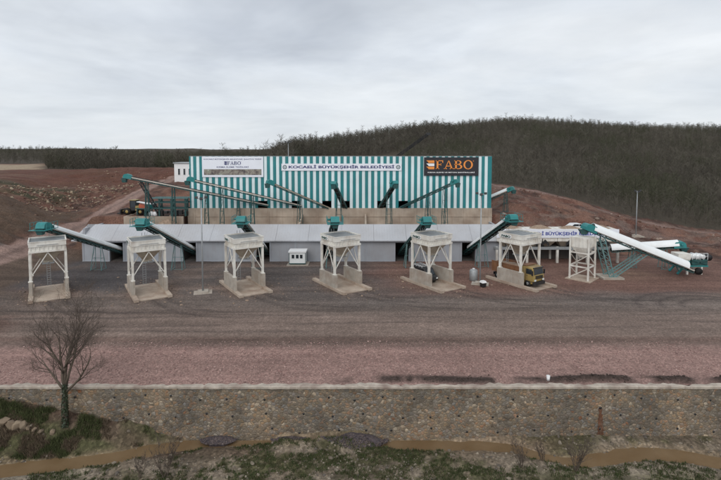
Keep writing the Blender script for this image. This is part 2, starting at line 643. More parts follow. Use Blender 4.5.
for x in range(-60, 91, 15):
    for y in (36, 55, 75):
        cp(x, y, 0)
for x in (45, 60, 75):
    cp(x, 92, 0)
for p in ((-64, 75, .1), (-64, 85, .6), (-65, 105, 2.6), (-65, 125, 5.4), (-65, 150, 9.3), (-67, 175, 11),
          (-84, 112, 10.0), (-74, 106, 5.6), (-84, 96, 6.5), (-72, 88, 1.6), (-95, 104, 12.5), (-120, 105, 13), (-100, 85, 6), (-90, 60, 2), (-140, 60, 3),
          (-103, 150, 8.0), (-135, 180, 10), (-172, 230, 11.2), (-99, 170, 6.6), (-122, 232, 11.6),
          (-86, 232, 11.8), (-118, 209, 11.3), (-100, 209, 11.4), (-80, 209, 11.5), (-118, 190, 7.4), (-100, 190, 7.2), (-80, 188, 8.0), (-72, 118, 3.6), (-82, 134, 2.6), (-83, 150, 3.9), (-85, 165, 6.2), (-60, 160, 10.4),
          (-180, 330, 11.5), (-100, 330, 9.6), (-375, 500, 14), (-210, 500, 9), (-220, 280, 10), (-300, 330, 12), (-250, 150, 12), (-250, 60, 6),
          (-30, 150, 9), (0, 150, 9), (20, 130, 8.6), (0, 200, 10), (-50, 250, 11), (0, 300, 15),
          (39, 140, 10.8), (34, 108, 7.6), (40, 108, 6.4), (46, 106, 4.6), (54, 106, 4.6), (61, 106, 1.6), (72, 101, 0.3), (65, 130, 4.6), (84, 112, 0.7), (95, 100, 0.3), (110, 95, 0.3),
          (53, 122, 7.2), (94, 350, 37.8), (175, 350, 34.8), (247, 330, 31.5), (300, 330, 29.5), (56, 380, 33.4), (16, 400, 29.4), (-53, 420, 21.5), (-150, 450, 11.5),
          (100, 200, 13.5), (127, 180, 7), (183, 260, 16.5), (80, 240, 21), (130, 270, 25), (200, 120, 2), (300, 200, 12), (140, 120, 1),
          (120, 480, 30), (250, 470, 22), (0, 560, 16), (-200, 800, 9), (-500, 800, 12), (100, 800, 10), (500, 800, 10), (500, 300, 18), (500, 100, 5), (-600, 300, 10), (-600, 60, 6)):
    cp(*p)
CP = np.array(CP, float)


def _tps(r2):
    return np.where(r2 > 1e-9, 0.5 * r2 * np.log(r2 + 1e-12), 0.0)


def _fit():
    P = CP[:, :2] / 100.0
    n = len(P)
    r2 = ((P[:, None] - P[None]) ** 2).sum(-1)
    A = np.zeros((n + 3, n + 3))
    A[:n, :n] = _tps(r2) + np.eye(n) * 2e-4
    A[:n, n] = 1
    A[:n, n + 1:] = P
    A[n, :n] = 1
    A[n + 1:, :n] = P.T
    b = np.zeros(n + 3)
    b[:n] = CP[:, 2]
    return P, np.linalg.solve(A, b)


_P, _W = _fit()


def tps(x, y):
    sh = x.shape
    X = np.stack([x.ravel(), y.ravel()], 1) / 100.0
    out = np.empty(len(X))
    for i in range(0, len(X), 20000):
        q = X[i:i + 20000]
        r2 = ((q[:, None] - _P[None]) ** 2).sum(-1)
        out[i:i + 20000] = _tps(r2) @ _W[:-3] + _W[-3] + q @ _W[-2:]
    return out.reshape(sh)


def rect_w(x, y, x0, x1, y0, y1, fx, fy):
    wx = sstep(x0 - fx, x0, x) * (1 - sstep(x1, x1 + fx, x))
    wy = sstep(y0 - fy, y0, y) * (1 - sstep(y1, y1 + fy, y))
    return wx * wy


XE = [-400, 20, 30, 39, 52, 65, 76, 88, 110, 140, 300, 700]
YE = [210, 200, 150, 139, 134.5, 130, 124, 118, 111, 108, 108, 108]


def forest_edge(x):
    return np.interp(x, XE, YE)


def forest_mask(x, y):
    right = (x > 24) & (y > forest_edge(x) + 2.5)
    mid = (x <= 24) & (x > -40) & (y > 205)
    left = (x <= -40) & (y > 237 + 6 * np.sin(x * 0.11)) & ~((x < -0.675 * y + 6) & (y < 345))
    return right | mid | left


def height(x, y):
    z = tps(x, y)
    fade = sstep(90, 130, np.hypot(x * 0.9, y - 30))
    bank_r = rect_w(x, y, -125, -72, 92, 212, 10, 10) + rect_w(x, y, 31, 90, 97, 125, 3, 6) * (1 - sstep(-8, -3, y - forest_edge(x)))
    rid = 1 - np.abs(2 * fbm(x / 7, y / 4.5, 15) - 1)
    z = z + bank_r * (rid - .6) * 2.2
    z = z + fade * (fbm(x / 22, y / 22, 3) - 0.5) * 2.6 + fade * (fbm(x / 5, y / 5, 9) - 0.5) * 1.1
    z = z + sstep(420, 620, y) * (1 - sstep(-140, 0, x)) * (fbm(x / 150, y / 190, 401) - .42) * 17
    # cut and fill: terrace behind the bunker, flat working yard
    front = np.where(x < -36.2, 97.0, 100.0)
    tw_ = sstep(-59, -54, x) * (1 - sstep(30, 35, x)) * sstep(front - .7, front, y) * (1 - sstep(138, 142, y))
    z = z * (1 - tw_) + 7.5 * tw_
    cut = sstep(-56, -53.5, x) * (1 - sstep(27.2, 31, x)) * (1 - sstep(front - .75, front - .05, y)) * sstep(80, 84, y)
    z = z * (1 - cut)
    wy = rect_w(x, y, -57, 70, 0, 92.5, 7, 3)
    wy = np.maximum(wy, rect_w(x, y, 30, 62, 0, 97, 3, 3))
    wy = np.maximum(wy, rect_w(x, y, -400, 400, 0, 62, 10, 16))
    z = z * (1 - wy)
    # rough small relief, and the earth thrown up along the river wall
    z = z + (fbm(x / 1.6, y / 1.6, 21) - 0.5) * 0.10
    b = np.exp(-((y - 42.80 - 0.22 * np.sin(x * 0.35)) / 0.48) ** 2)
    amp = sstep(-4, 5, x) * (0.25 + 0.75 * sstep(10, 24, x)) * sstep(0.30, 0.60, fbm(x / 2.6, y / 6, 33)) * (.2 + 1.6 * fbm(x / .55, y / .55, 34))
    z = z + b * amp * 0.40
    return z


HOPXY = [(-45.7, 70.9), (-31.5, 71.4), (-17.9, 73.5), (-3.2, 74.8), (11.2, 75.7), (25.2, 76.2)]


def mixn(a, b, w):
    return a * (1 - w[..., None]) + np.asarray(b) * w[..., None]


def ground_colors(x, y, z):
    n1 = fbm(x / 9, y / 4, 41)
    n2 = fbm(x / 20, y / 9, 55)
    n3 = fbm(x / 2.2, y / 2.2, 61)
    c = np.zeros(x.shape + (3,))
    c[:] = (0.180, 0.133, 0.111)                                                # worn brown-grey yard
    c = mixn(c, (0.112, 0.094, 0.087), sstep(63, 70, y + 8 * (n2 - .5)) * sstep(0.35, 0.6, n1 * .6 + n2 * .4 + 0.12 * (x < 15)))   # dark grey stone chips near the hoppers
    c = mixn(c, (0.165, 0.095, 0.076), sstep(66, 74, y + 9 * (n1 - .5)) * sstep(-4, 10, x + 14 * (n2 - .5)))                      # reddish earth
    c = mixn(c, (0.095, 0.068, 0.055), rect_w(x, y, -200, -48, 62, 84, 5, 6) * 0.85)
    pk = 1 - sstep(49.0, 52.6, y + 2.2 * (n2 - .5) - 0.004 * x)                   # pink chippings along the wall
    c = mixn(c, (0.262, 0.167, 0.144), pk)
    c = mixn(c, (0.11, 0.064, 0.05), rect_w(x, y, -90, -44, 53, 72, 5, 4) * sstep(.35, .6, n1) * .8)
    c = mixn(c, (0.150, 0.098, 0.080), np.exp(-((y - 52.3 + 1.2 * (n2 - .5)) / 0.9) ** 2) * 0.8)
    c = mixn(c, (0.125, 0.108, 0.097), np.exp(-((y - 64.5 + 3 * (n2 - .5)) / 3.5) ** 2) * 0.5)
    # terrain outside the yard
    far = np.maximum(sstep(92, 96, y), np.maximum(sstep(66, 74, np.abs(x + 3)), 0) * sstep(62, 72, y))
    red = np.zeros_like(c)
    red[:] = (0.112, 0.054, 0.040)
    red = mixn(red, (0.058, 0.034, 0.027), sstep(0.45, 0.60, n3 * .6 + n1 * .4))
    red = mixn(red, (0.17, 0.11, 0.085), sstep(0.60, 0.72, fbm(x / 1.7, y / 1.3, 78)) * .7)
    red = mixn(red, (0.165, 0.090, 0.066), sstep(0.54, 0.72, fbm(x / 6, y / 6, 77)))
    c = mixn(c, red, far)
    # dark brown spoil mound beside the ramp, grassy dip behind it
    c = mixn(c, (0.088, 0.060, 0.043), rect_w(x, y, -130, -73, 70, 122, 5, 8) * 0.9)
    gr = rect_w(x, y, -190, -106, 136, 205, 8, 14)
    c = mixn(c, (0.085, 0.068, 0.044), gr * sstep(0.4, 0.6, n2) * 0.8)
    c = mixn(c, (0.046, 0.043, 0.024), rect_w(x, y, -150, -96, 132, 160, 8, 8) * sstep(0.35, 0.6, n1))
    tan = rect_w(x, y, -300, -150, 236, 320, 14, 14) * (x < -0.67 * y)
    c = mixn(c, (0.30, 0.235, 0.165), tan)
    c = mixn(c, (0.25, 0.185, 0.13), rect_w(x, y, -210, -138, 186, 200, 10, 4) * sstep(0.4, 0.55, n1))
    for px0, py0, ax, ay, wgt in ((43.5, 80.5, 6.0, 3.2, .8), (-36, 86.5, 5, 1.6, .5), (-20, 86.5, 7, 1.4, .4), (33, 84, 5, 2.5, .5), (8, 87, 8, 1.3, .4)):
        c = mixn(c, (0.255, 0.165, 0.118), wgt * np.exp(-(((x - px0) / ax) ** 2 + ((y - py0) / ay) ** 2)) * sstep(.25, .6, n1 * .5 + n3 * .5))
    for hx_, hy_ in HOPXY:
        al_, ac_ = (x - hx_) * .545 - (y - hy_) * .84, (x - hx_) * .84 + (y - hy_) * .545
        c = mixn(c, (0.21, 0.145, 0.112), .75 * np.exp(-((al_ / 6.5) ** 4 + (ac_ / 3.6) ** 4)) * sstep(.2, .6, n3))
    c = mixn(c, (0.098, 0.068, 0.051), rect_w(x, y, -64, -54, 70, 94, 3, 5) * .9)
    c = mixn(c, (0.080, 0.072, 0.073), rect_w(x, y, -52, -34, 73, 88, 4, 4) * sstep(.25, .5, n1 * .6 + n3 * .4) * .8)
    # broken pale stone on the cut slope
    rk = rect_w(x, y, -125, -72, 138, 205, 10, 14)
    c = mixn(c, (0.16, 0.10, 0.07), rk * sstep(0.56, 0.70, fbm(x / 1.3, y / 1.9, 91)) * 0.5)
    c = mixn(c, (0.105, 0.048, 0.035), rect_w(x, y, -150, -66, 176, 234, 10, 8) * (.5 + .5 * n3))
    # haul road climbing past the bunker
    xr = np.interp(y, [60, 75, 90, 105, 150, 176, 215], [-70, -68.5, -66.5, -65.5, -65.5, -68, -78])
    rd = (1 - sstep(2.5, 3.9, np.abs(x - xr + 1.6 * (n2 - .5)))) * sstep(66, 76, y) * (1 - sstep(186, 200, y))
    c = mixn(c, (0.255, 0.172, 0.145), rd * (0.75 + 0.25 * n3))
    c = mixn(c, (0.13, 0.088, 0.075), rd * np.exp(-((x - xr + 1.6 * (n2 - .5)) / 0.7) ** 2) * 0.7)
    # track along the edge of the wood
    fe = forest_edge(x)
    tr = np.exp(-((y - fe + 2.6) / 1.7) ** 2) * (x > 28)
    c = mixn(c, (0.20, 0.138, 0.118), tr * 0.95)
    sp = (x > 28) & (y > 92) & (y < fe - 3)
    c = mixn(c, (0.145, 0.105, 0.088), sp * sstep(0.56, 0.7, fbm(x / 4.5, y / 2.0, 101)) * 0.7)
    tr2 = np.exp(-((y - np.interp(x, [58, 70, 90, 120], [112, 107, 97, 88])) / 2.6) ** 2) * (x > 60)
    c = mixn(c, (0.150, 0.105, 0.090), tr2 * 0.7)
    fm = forest_mask(x, y) | (y > 345)
    c = mixn(c, (0.060, 0.051, 0.038), fm * 0.95)
    # turning arcs left by trucks
    for cx, cy, r0 in ((47.0, 63.0, 7.0), (47.6, 63.0, 5.2), (48.3, 63.2, 3.6)):
        d = np.hypot((x - cx) * 0.75, y - cy)
        ang = np.degrees(np.arctan2(y - cy, x - cx))
        a = np.exp(-((d - r0) / 0.32) ** 2) * ((ang > 25) & (ang < 215))
        c = mixn(c, (0.070, 0.055, 0.050), a * 0.65)
    # wheel marks where trucks swing out of the hoppers
    for hx_, hy_ in HOPXY:
        ex, ey = hx_ + 5.2 * .545, hy_ - 5.2 * .84
        for Rr in (9.0, 15.0):
            ccx, ccy = ex + Rr * .84, ey + Rr * .545
            rr_ = np.hypot(x - ccx, y - ccy)
            an = np.degrees(np.arctan2(y - ccy, x - ccx))
            inn = (an > -150) & (an < -70)
            for o_ in (-1.0, .9):
                w_ = np.exp(-((rr_ - Rr - o_ + .25 * (n1 - .5)) / .3) ** 2) * inn * (1 - sstep(-95, -70, an))
                c = mixn(c, (0.058, 0.046, 0.042), w_ * .5)
    # long wheel lanes along the yard
    for yl in (55.6, 56.9, 58.6, 60.7, 62.4):
        w_ = np.exp(-((y - yl - 1.1 * np.sin(x * .045 + yl) - .5 * (n2 - .5)) / .26) ** 2) * sstep(.35, .6, fbm(x / 14, y / 3, int(yl)))
        c = mixn(c, (0.066, 0.051, 0.046), w_ * .55)
    # dark earth along the wall
    bm = np.clip(1.6 * np.exp(-((y - 42.80 - 0.22 * np.sin(x * 0.35)) / 0.62) ** 2), 0, 1) * sstep(-5, 3, x) * sstep(0.30, 0.5, fbm(x / 2.6, y / 6, 33))
    c = mixn(c, (0.046, 0.033, 0.028), bm * 0.95)
    al = np.where(far > 0.5, 0.0, 1.0) * sstep(46, 52, y)
    al = np.clip(al + 0.35 * pk, 0, 1)
    return np.concatenate([c, al[..., None]], -1)


def grid_obj(name, xs, ys, zf, cf, mat):
    X, Y = np.meshgrid(xs, ys)
    Z = zf(X, Y)
    Cc = cf(X, Y, Z)
    nx, ny = len(xs), len(ys)
    idx = np.arange(nx * ny).reshape(ny, nx)
    f = np.stack([idx[:-1, :-1], idx[:-1, 1:], idx[1:, 1:], idx[1:, :-1]], -1).reshape(-1, 4)
    return np_mesh(name, np.stack([X, Y, Z], -1).reshape(-1, 3), f, mat, True, Cc.reshape(-1, 4))


def spaced(a, b, s0, gfac):
    out, x, s = [], a, s0
    while x < b:
        out.append(x)
        x += s
        s *= gfac
    out.append(b)
    return np.array(out)


xs = np.concatenate([-spaced(92, 1400, 1.2, 1.06)[::-1], np.arange(-91, 92, 0.5), spaced(92, 1400, 1.2, 1.06)])
ys = np.concatenate([np.arange(41.8, 70, 0.3), np.arange(70, 112, 0.5), np.arange(112, 236, 1.1), spaced(236, 2600, 2.2, 1.04)])
ground = grid_obj('ground', xs, ys, height, ground_colors, M['ground'])
tag(ground, kind='structure')


def hz(x, y):
    return float(height(np.array([x], float), np.array([y], float))[0])


# ------------------------------------------------------------------ river side below the wall
WZ = -4.74
_sp = [(-60, 476, .9), (0, 470, .9), (55, 466, .9), (110, 458.5, .95), (160, 449.5, .9), (205, 443, .7), (245, 438.5, .5), (275, 437, .35), (300, 438, .25), (335, 442, .15), (372, 444, .35),
       (400, 444.5, .7), (440, 445.5, .75), (480, 445.5, .8), (515, 449, .7), (545, 458, .4), (572, 463, .55), (600, 459, .85), (640, 453, .9), (680, 456, .9), (725, 463, .9), (800, 466, .9)]
SP = [(atz(px, py, WZ), w) for px, py, w in _sp]
SPx = np.array([p.x for p, w in SP])
SPy = np.array([min(p.y, 40.85) for p, w in SP])
SPw = np.array([w for p, w in SP])


def river_d(x, y):
    yc = np.interp(x, SPx, SPy)
    w = np.interp(x, SPx, SPw)
    sl = np.gradient(np.interp(np.linspace(-60, 60, 600), SPx, SPy), 0.2)
    s = np.interp(x, np.linspace(-60, 60, 600), sl)
    return np.abs(y - yc) / np.sqrt(1 + s * s * 0.6), w, y - yc


def bank_height(x, y):
    z = -4.42 + (fbm(x / 1.1, y / 1.1, 5) - 0.5) * 0.36 + (fbm(x / 5, y / 3, 8) - 0.5) * 0.35
    A = np.interp(x, [-60, -36, -31, -27, -23, -18, -13, -9, -6], [3.2, 3.3, 3.2, 2.5, 1.7, 1.05, 0.5, 0.1, 0])
    d0, w0, s0 = river_d(x, y)
    rise = sstep(0.0, 1.0, (s0 - w0 - .25 + 0.5 * (fbm(x / 2, y / 2, 14) - .5)) / np.clip(41.3 - (y - s0) - w0, 1.0, 9))
    z = z + A * rise + np.clip(A, 0, 1.2) * 0.5 * rise * (fbm(x / .9, y / .9, 15) - .5)
    z = z + 0.05 * np.clip(35.2 - y, 0, 25)
    d, w, sgn = river_d(x, y)
    z = z - 0.62 * np.exp(-(d / (w * 0.95 + 0.12)) ** 2)
    z = z + .45 * sstep(-8.2, -6.5, x) * (1 - sstep(.2, 1.6, x)) * sstep(39.2, 40.3, y)
    return z


def bank_colors(x, y, z):
    n1, n2, n3 = fbm(x / 2.4, y / 1.6, 71), fbm(x / 6, y / 3, 72), fbm(x / .7, y / .7, 73)
    c = np.zeros(x.shape + (3,))
    c[:] = (0.150, 0.118, 0.086)
    c = mixn(c, (0.225, 0.182, 0.138), sstep(0.47, 0.66, n1))                    # pale washed gravel
    c = mixn(c, (0.082, 0.076, 0.040), sstep(0.44, 0.60, n2 * .7 + n3 * .3))      # grass floor
    left = (x < -8) * sstep(37.7, 39.1, y)
    c = mixn(c, (0.115, 0.085, 0.060), left * 0.9)
    c = mixn(c, (0.092, 0.058, 0.042), left * sstep(0.5, 0.65, n1) * 0.8)
    c = mixn(c, (0.070, 0.074, 0.034), left * sstep(0.5, 0.62, n2) * 0.8)
    d, w, sgn = river_d(x, y)
    c = mixn(c, (0.235, 0.175, 0.115), np.exp(-((d - w * .8) / 0.42) ** 2) * 0.75)  # sandy margin
    bar = np.exp(-(((x - 12.5) / 4.5) ** 2 + ((y - 40.2) / 1.0) ** 2))
    c = mixn(c, (0.26, 0.19, 0.13), bar * 0.9)
    bar2 = np.exp(-(((x - 22) / 9) ** 2 + ((y - 36.9) / 1.0) ** 2))
    c = mixn(c, (0.24, 0.20, 0.155), bar2 * 0.9)
    bar3 = np.exp(-(((x + 29) / 7) ** 2 + ((y - 36.3) / 0.9) ** 2))
    c = mixn(c, (0.25, 0.215, 0.17), bar3 * 0.9)
    return np.concatenate([c, np.zeros(x.shape + (1,))], -1)


xsb = np.arange(-62, 62.1, 0.28)
ysb = np.concatenate([np.arange(6, 32.5, 1.0), np.arange(32.5, 42.0, 0.2)])
bank = grid_obj('riverbed', xsb, ysb, bank_height, bank_colors, M['bank'])
tag(bank, kind='structure')


def bz(x, y):
    return float(bank_height(np.array([x], float), np.array([y], float))[0])


wt = MB()
nx = 120
for i in range(nx):
    x0, x1 = -62 + i * 124 / nx, -62 + (i + 1) * 124 / nx
    y0, y1 = np.interp([x0, x1], SPx, SPy)
    wt.add([(x0, y0 - 2.4, WZ), (x1, y1 - 2.4, WZ), (x1, min(y1 + 2.4, 41.2), WZ), (x0, min(y0 + 2.4, 41.2), WZ)], [(0, 1, 2, 3)])
tag(wt.build('stream_water', M['water']), kind='structure')

# ------------------------------------------------------------------ stone river wall
wall_root = empty('retaining_wall', (0, 41.35, -5))
tag(wall_root, 'long rubble stone retaining wall with pale coping beside the muddy stream', 'wall')
gx = np.arange(-62, 62.01, 0.2)
gz = np.linspace(-5.4, -0.12, 26)
GX, GZ = np.meshgrid(gx, gz)
GY = 41.57 + (GZ + 0.12) * 0.055 + (vnoise(GX * 2.3, GZ * 2.6, 5) - .5) * 0.09 + (vnoise(GX * 5, GZ * 5.5, 6) - .5) * 0.04
vv = np.stack([GX, GY - 41.35, GZ + 5], -1).reshape(-1, 3)
idx = np.arange(len(gx) * len(gz)).reshape(len(gz), len(gx))
ff = np.stack([idx[:-1, :-1], idx[:-1, 1:], idx[1:, 1:], idx[1:, :-1]], -1).reshape(-1, 4)
# close the wall with a top and a back so that it has its real thickness
nb = len(vv)
back = np.array([(x, 0.9, z) for z in (0.0 - 0.4, 4.88) for x in gx])
vv = np.concatenate([vv, back])
n_ = len(gx)
top_front = idx[-1]
b0, b1 = np.arange(nb, nb + n_), np.arange(nb + n_, nb + 2 * n_)
ff = np.concatenate([ff, np.stack([top_front[:-1], top_front[1:], b1[1:], b1[:-1]], -1), np.stack([b1[:-1], b1[1:], b0[1:], b0[:-1]], -1)])
wf = np_mesh('masonry', vv, ff, M['masonry'], True)
wf.parent = wall_root
# coping of poured pale mortar, wavering edges
cm = MB()
cxs = np.arange(-62, 62.01, 0.16)
prof = []
for i, x in enumerate(cxs):
    a = fbm(np.array([x / 1.3]), np.array([0.0]), 301)[0] - .5
    b2 = fbm(np.array([x / 1.7]), np.array([9.0]), 302)[0] - .5
    h = fbm(np.array([x / 2.0]), np.array([4.0]), 303)[0] - .5
    e1 = vnoise(np.array([x / .33]), np.array([2.0]), 304)[0] - .5
    e2 = vnoise(np.array([x / .4]), np.array([7.0]), 305)[0] - .5
    y0, y1 = 41.44 + a * 0.18 + e1 * .07, 41.90 + b2 * 0.7 + e2 * .22
    h = h + e2 * .5
    zt = 0.07 + h * 0.09
    prof.append([(x, y0, -0.16), (x, y0 - 0.01, zt - 0.05), (x, y0 + 0.06, zt), (x, y1, zt - 0.01), (x, y1 + 0.05, -0.16)])
vs = [p for r in prof for p in r]
fs = []
for i in range(len(prof) - 1):
    for k in range(4):
        fs.append((i * 5 + k, (i + 1) * 5 + k, (i + 1) * 5 + k + 1, i * 5 + k + 1))
cm.add(vs, fs)
cm.build('coping', surf('pale_mortar_coping', (0.43, 0.375, 0.315), 0.95, 0, 0.22, 1.2, 0.6, (0.20, 0.14, 0.115), 0.5, 9), wall_root, True)
# weep holes
wh = None
k = 0
for row, (zz, x00) in enumerate(((-1.0, -60), (-2.6, -58.6), (-3.9, -59.4))):
    x = x00
    while x < 60:
        if abs(x) < 35 and (row < 2 or x > -8) and not (x < -22 and row > 0):
            zj = zz + random.uniform(-.25, .25)
            _X, _Z = np.array([x]), np.array([zj])
            yj = float((41.57 + (_Z + .12) * .055 + (vnoise(_X * 2.3, _Z * 2.6, 5) - .5) * .09 + (vnoise(_X * 5, _Z * 5.5, 6) - .5) * .04)[0])
            if wh is None:
                mb = MB()
                mb.sm = True
                mb.cyl((0, 0.25, 0), (0, -0.012, 0.0), 0.095, 0.095, 12)
                wh = mb.build('weep_hole', M['black'], wall_root)
                o = wh
            else:
                o = wh.copy()
                COL.objects.link(o)
                o.parent = wall_root
            o.location = (x, yj - 41.35 - 0.02, zj + 5)
            k += 1
        x += random.uniform(2.2, 3.6)
# rusty seep with its outlet
p = at(600.5, 409, 41.45)
rs = MB()
nr_, nc_ = 28, 7
vs = []
for q in range(nr_):
    zz_ = p.z + .02 - 2.95 * q / (nr_ - 1)
    hw = .09 + .30 * q / (nr_ - 1) + random.uniform(-.06, .09)
    for c_ in range(nc_):
        xx_ = p.x + hw * (2 * c_ / (nc_ - 1) - 1) + random.uniform(-.03, .03)
        _X, _Z = np.array([xx_]), np.array([zz_])
        yy_ = float((41.57 + (_Z + .12) * .055 + (vnoise(_X * 2.3, _Z * 2.6, 5) - .5) * .09 + (vnoise(_X * 5, _Z * 5.5, 6) - .5) * .04)[0])
        vs.append((xx_, yy_ - .018, zz_))
fs = [(q * nc_ + c_, q * nc_ + c_ + 1, (q + 1) * nc_ + c_ + 1, (q + 1) * nc_ + c_) for q in range(nr_ - 1) for c_ in range(nc_ - 1)]
rs.add(vs, fs)
rs.build('rust_stain', M['rust'], wall_root, True)
mb = MB()
mb.sm = True
mb.cyl((p.x, 41.75, p.z + .1), (p.x, 41.46, p.z + .08), .13, .13, 12)
mb.build('drain_outlet', M['black'], wall_root, True)


# ------------------------------------------------------------------ lettering
def lettering(txt, width, height_, mat, parent, loc, rot=(R(90), 0, 0), name='lettering', bold=0.0, depth=0.012):
    cu = bpy.data.curves.new(name, 'FONT')
    cu.body = txt
    cu.extrude = 0.01
    cu.offset = bold
    cu.resolution_u = 4
    o = bpy.data.objects.new(name, cu)
    COL.objects.link(o)
    dg = bpy.context.evaluated_depsgraph_get()
    me = bpy.data.meshes.new_from_object(o.evaluated_get(dg))
    bpy.data.objects.remove(o)
    co = np.empty(len(me.vertices) * 3)
    me.vertices.foreach_get('co', co)
    co = co.reshape(-1, 3)
    lo, hi = co.min(0), co.max(0)
    co[:, 0] = (co[:, 0] - (lo[0] + hi[0]) / 2) * width / (hi[0] - lo[0])
    co[:, 1] = (co[:, 1] - (lo[1] + hi[1]) / 2) * height_ / (hi[1] - lo[1])
    co[:, 2] = (co[:, 2] - lo[2]) / (hi[2] - lo[2]) * depth
    me.vertices.foreach_set('co', co.ravel())
    me.materials.clear()
    me.materials.append(mat)
    me.update()
    t = bpy.data.objects.new(name, me)
    COL.objects.link(t)
    t.parent = parent
    t.location = loc
    t.rotation_euler = rot
    return t


def fabo(parent, x0, z0, w, h, y, mat, logo_mats):
    """serif wordmark built from its own outlines; y is the plane in front of the board"""
    d = 0.03
    st, th = 0.20 * h, 0.085 * h
    mb = MB()

    def pr(pts):
        mb.prism([(x0 + a, y, z0 + b) for a, b in pts], (0, -d, 0))

    cw = w / 4.35
    # F
    fx = 0
    pr([(fx + .10 * cw, 0), (fx + .10 * cw + st, 0), (fx + .10 * cw + st, h), (fx + .10 * cw, h)])
    pr([(fx, 0), (fx + .2 * cw + st, 0), (fx + .2 * cw + st, th), (fx, th)])
    pr([(fx, h - th), (fx + .86 * cw, h - th), (fx + .86 * cw, h), (fx, h)])
    pr([(fx + .80 * cw, h - .30 * h), (fx + .86 * cw, h - .30 * h), (fx + .86 * cw, h - th), (fx + .74 * cw, h - th)])
    pr([(fx + .1 * cw + st, .48 * h), (fx + .62 * cw, .48 * h), (fx + .62 * cw, .48 * h + th), (fx + .1 * cw + st, .48 * h + th)])
    pr([(fx + .58 * cw, .38 * h), (fx + .64 * cw, .38 * h), (fx + .64 * cw, .68 * h), (fx + .58 * cw, .68 * h)])
    # A
    ax = fx + .95 * cw
    aw = 1.15 * cw
    pr([(ax + .08 * aw, 0), (ax + .08 * aw + th * 1.1, 0), (ax + .5 * aw + .02 * aw, h), (ax + .5 * aw - th * .6, h)])
    pr([(ax + .92 * aw - st * 1.1, 0), (ax + .92 * aw, 0), (ax + .5 * aw + th * .5, h), (ax + .5 * aw - th * .6, h)])
    pr([(ax + .27 * aw, .30 * h), (ax + .68 * aw, .30 * h), (ax + .66 * aw, .30 * h + th), (ax + .30 * aw, .30 * h + th)])
    pr([(ax, 0), (ax + .32 * aw, 0), (ax + .32 * aw, th), (ax, th)])
    pr([(ax + .60 * aw, 0), (ax + 1.02 * aw, 0), (ax + 1.02 * aw, th), (ax + .60 * aw, th)])
    # B
    bx = ax + 1.22 * cw
    pr([(bx + .1 * cw, 0), (bx + .1 * cw + st, 0), (bx + .1 * cw + st, h), (bx + .1 * cw, h)])

    def bowl(cx, cz, rx, rz, a0, a1, tx, tz, n=14):
        for i in range(n):
            t0, t1 = R(a0 + (a1 - a0) * i / n), R(a0 + (a1 - a0) * (i + 1) / n)
            pr([(cx + rx * math.cos(t0), cz + rz * math.sin(t0)), (cx + rx * math.cos(t1), cz + rz * math.sin(t1)),
                (cx + (rx - tx) * math.cos(t1), cz + (rz - tz) * math.sin(t1)), (cx + (rx - tx) * math.cos(t0), cz + (rz - tz) * math.sin(t0))])
    bowl(bx + .48 * cw, .76 * h, .36 * cw, .24 * h, -90, 90, st * .9, th * .9)
    bowl(bx + .50 * cw, .27 * h, .44 * cw, .27 * h, -90, 90, st, th * .9)
    for zz in (0, h - th * .9, .50 * h):
        pr([(bx, zz), (bx + .5 * cw, zz), (bx + .5 * cw, zz + th * .9), (bx, zz + th * .9)])
    # O
    ox = bx + 1.08 * cw
    bowl(ox + .55 * cw, .5 * h, .55 * cw, .53 * h, 0, 360, st * .95, th, 28)
    bowl(ox + 1.16 * cw, .93 * h, .06 * cw, .06 * h, 0, 360, .03 * cw, .03 * h, 10)
    mb.build('lettering', mat, parent, True)
    # three slanting strokes before the word
    for i, lm in enumerate(logo_mats):
        lb = MB()
        zz = z0 + h * (0.70 - 0.36 * i)
        lw = .95 * cw
        lx = x0 - 1.12 * cw
        q = [(lx, zz + .30 * h), (lx + lw, zz + .30 * h), (lx + lw, zz), (lx + .30 * lw, zz), (lx + .22 * lw, zz + .12 * h)]
        lb.prism([(a, y, b) for a, b in q], (0, -d, 0))
        lb.build('emblem_stroke', lm, parent, True)


def cone_heap(name, c, rx, ry, h, mat, seed, zf=None, parts=30, parent=None):
    rr = random.Random(seed)
    mb = MB()
    mb.sm = True
    rings = [0.18, .4, .62, .82, 1.0]
    vs = [(c[0], c[1], c[2] + h)]
    for r in rings:
        for k in range(parts):
            t = 2 * math.pi * k / parts
            j = 1 + rr.uniform(-.08, .08) + .10 * math.sin(3 * t + seed) + .07 * math.sin(5 * t + 2 * seed)
            x, y = c[0] + rx * r * j * math.cos(t), c[1] + ry * r * j * math.sin(t)
            z = c[2] + h * (.5 + .5 * math.cos(math.pi * min(r, 1))) ** .8 + rr.uniform(-.07, .07) * h
            if r == 1.0:
                z = (zf(x, y) - .08) if zf else c[2] - .1
            vs.append((x, y, z))
    fs = [(0, 1 + k, 1 + (k + 1) % parts) for k in range(parts)]
    for q in range(len(rings) - 1):
        fs += [(1 + q * parts + k, 1 + (q + 1) * parts + k, 1 + (q + 1) * parts + (k + 1) % parts, 1 + q * parts + (k + 1) % parts) for k in range(parts)]
    mb.add(vs, fs)
    return mb.build(name, mat, parent, parent is not None)


def cone_heap_part(parent, c, rx, ry, h, mat, seed):
    return cone_heap('loaded_aggregate', c, rx, ry, h, mat, seed, None, 30, parent)


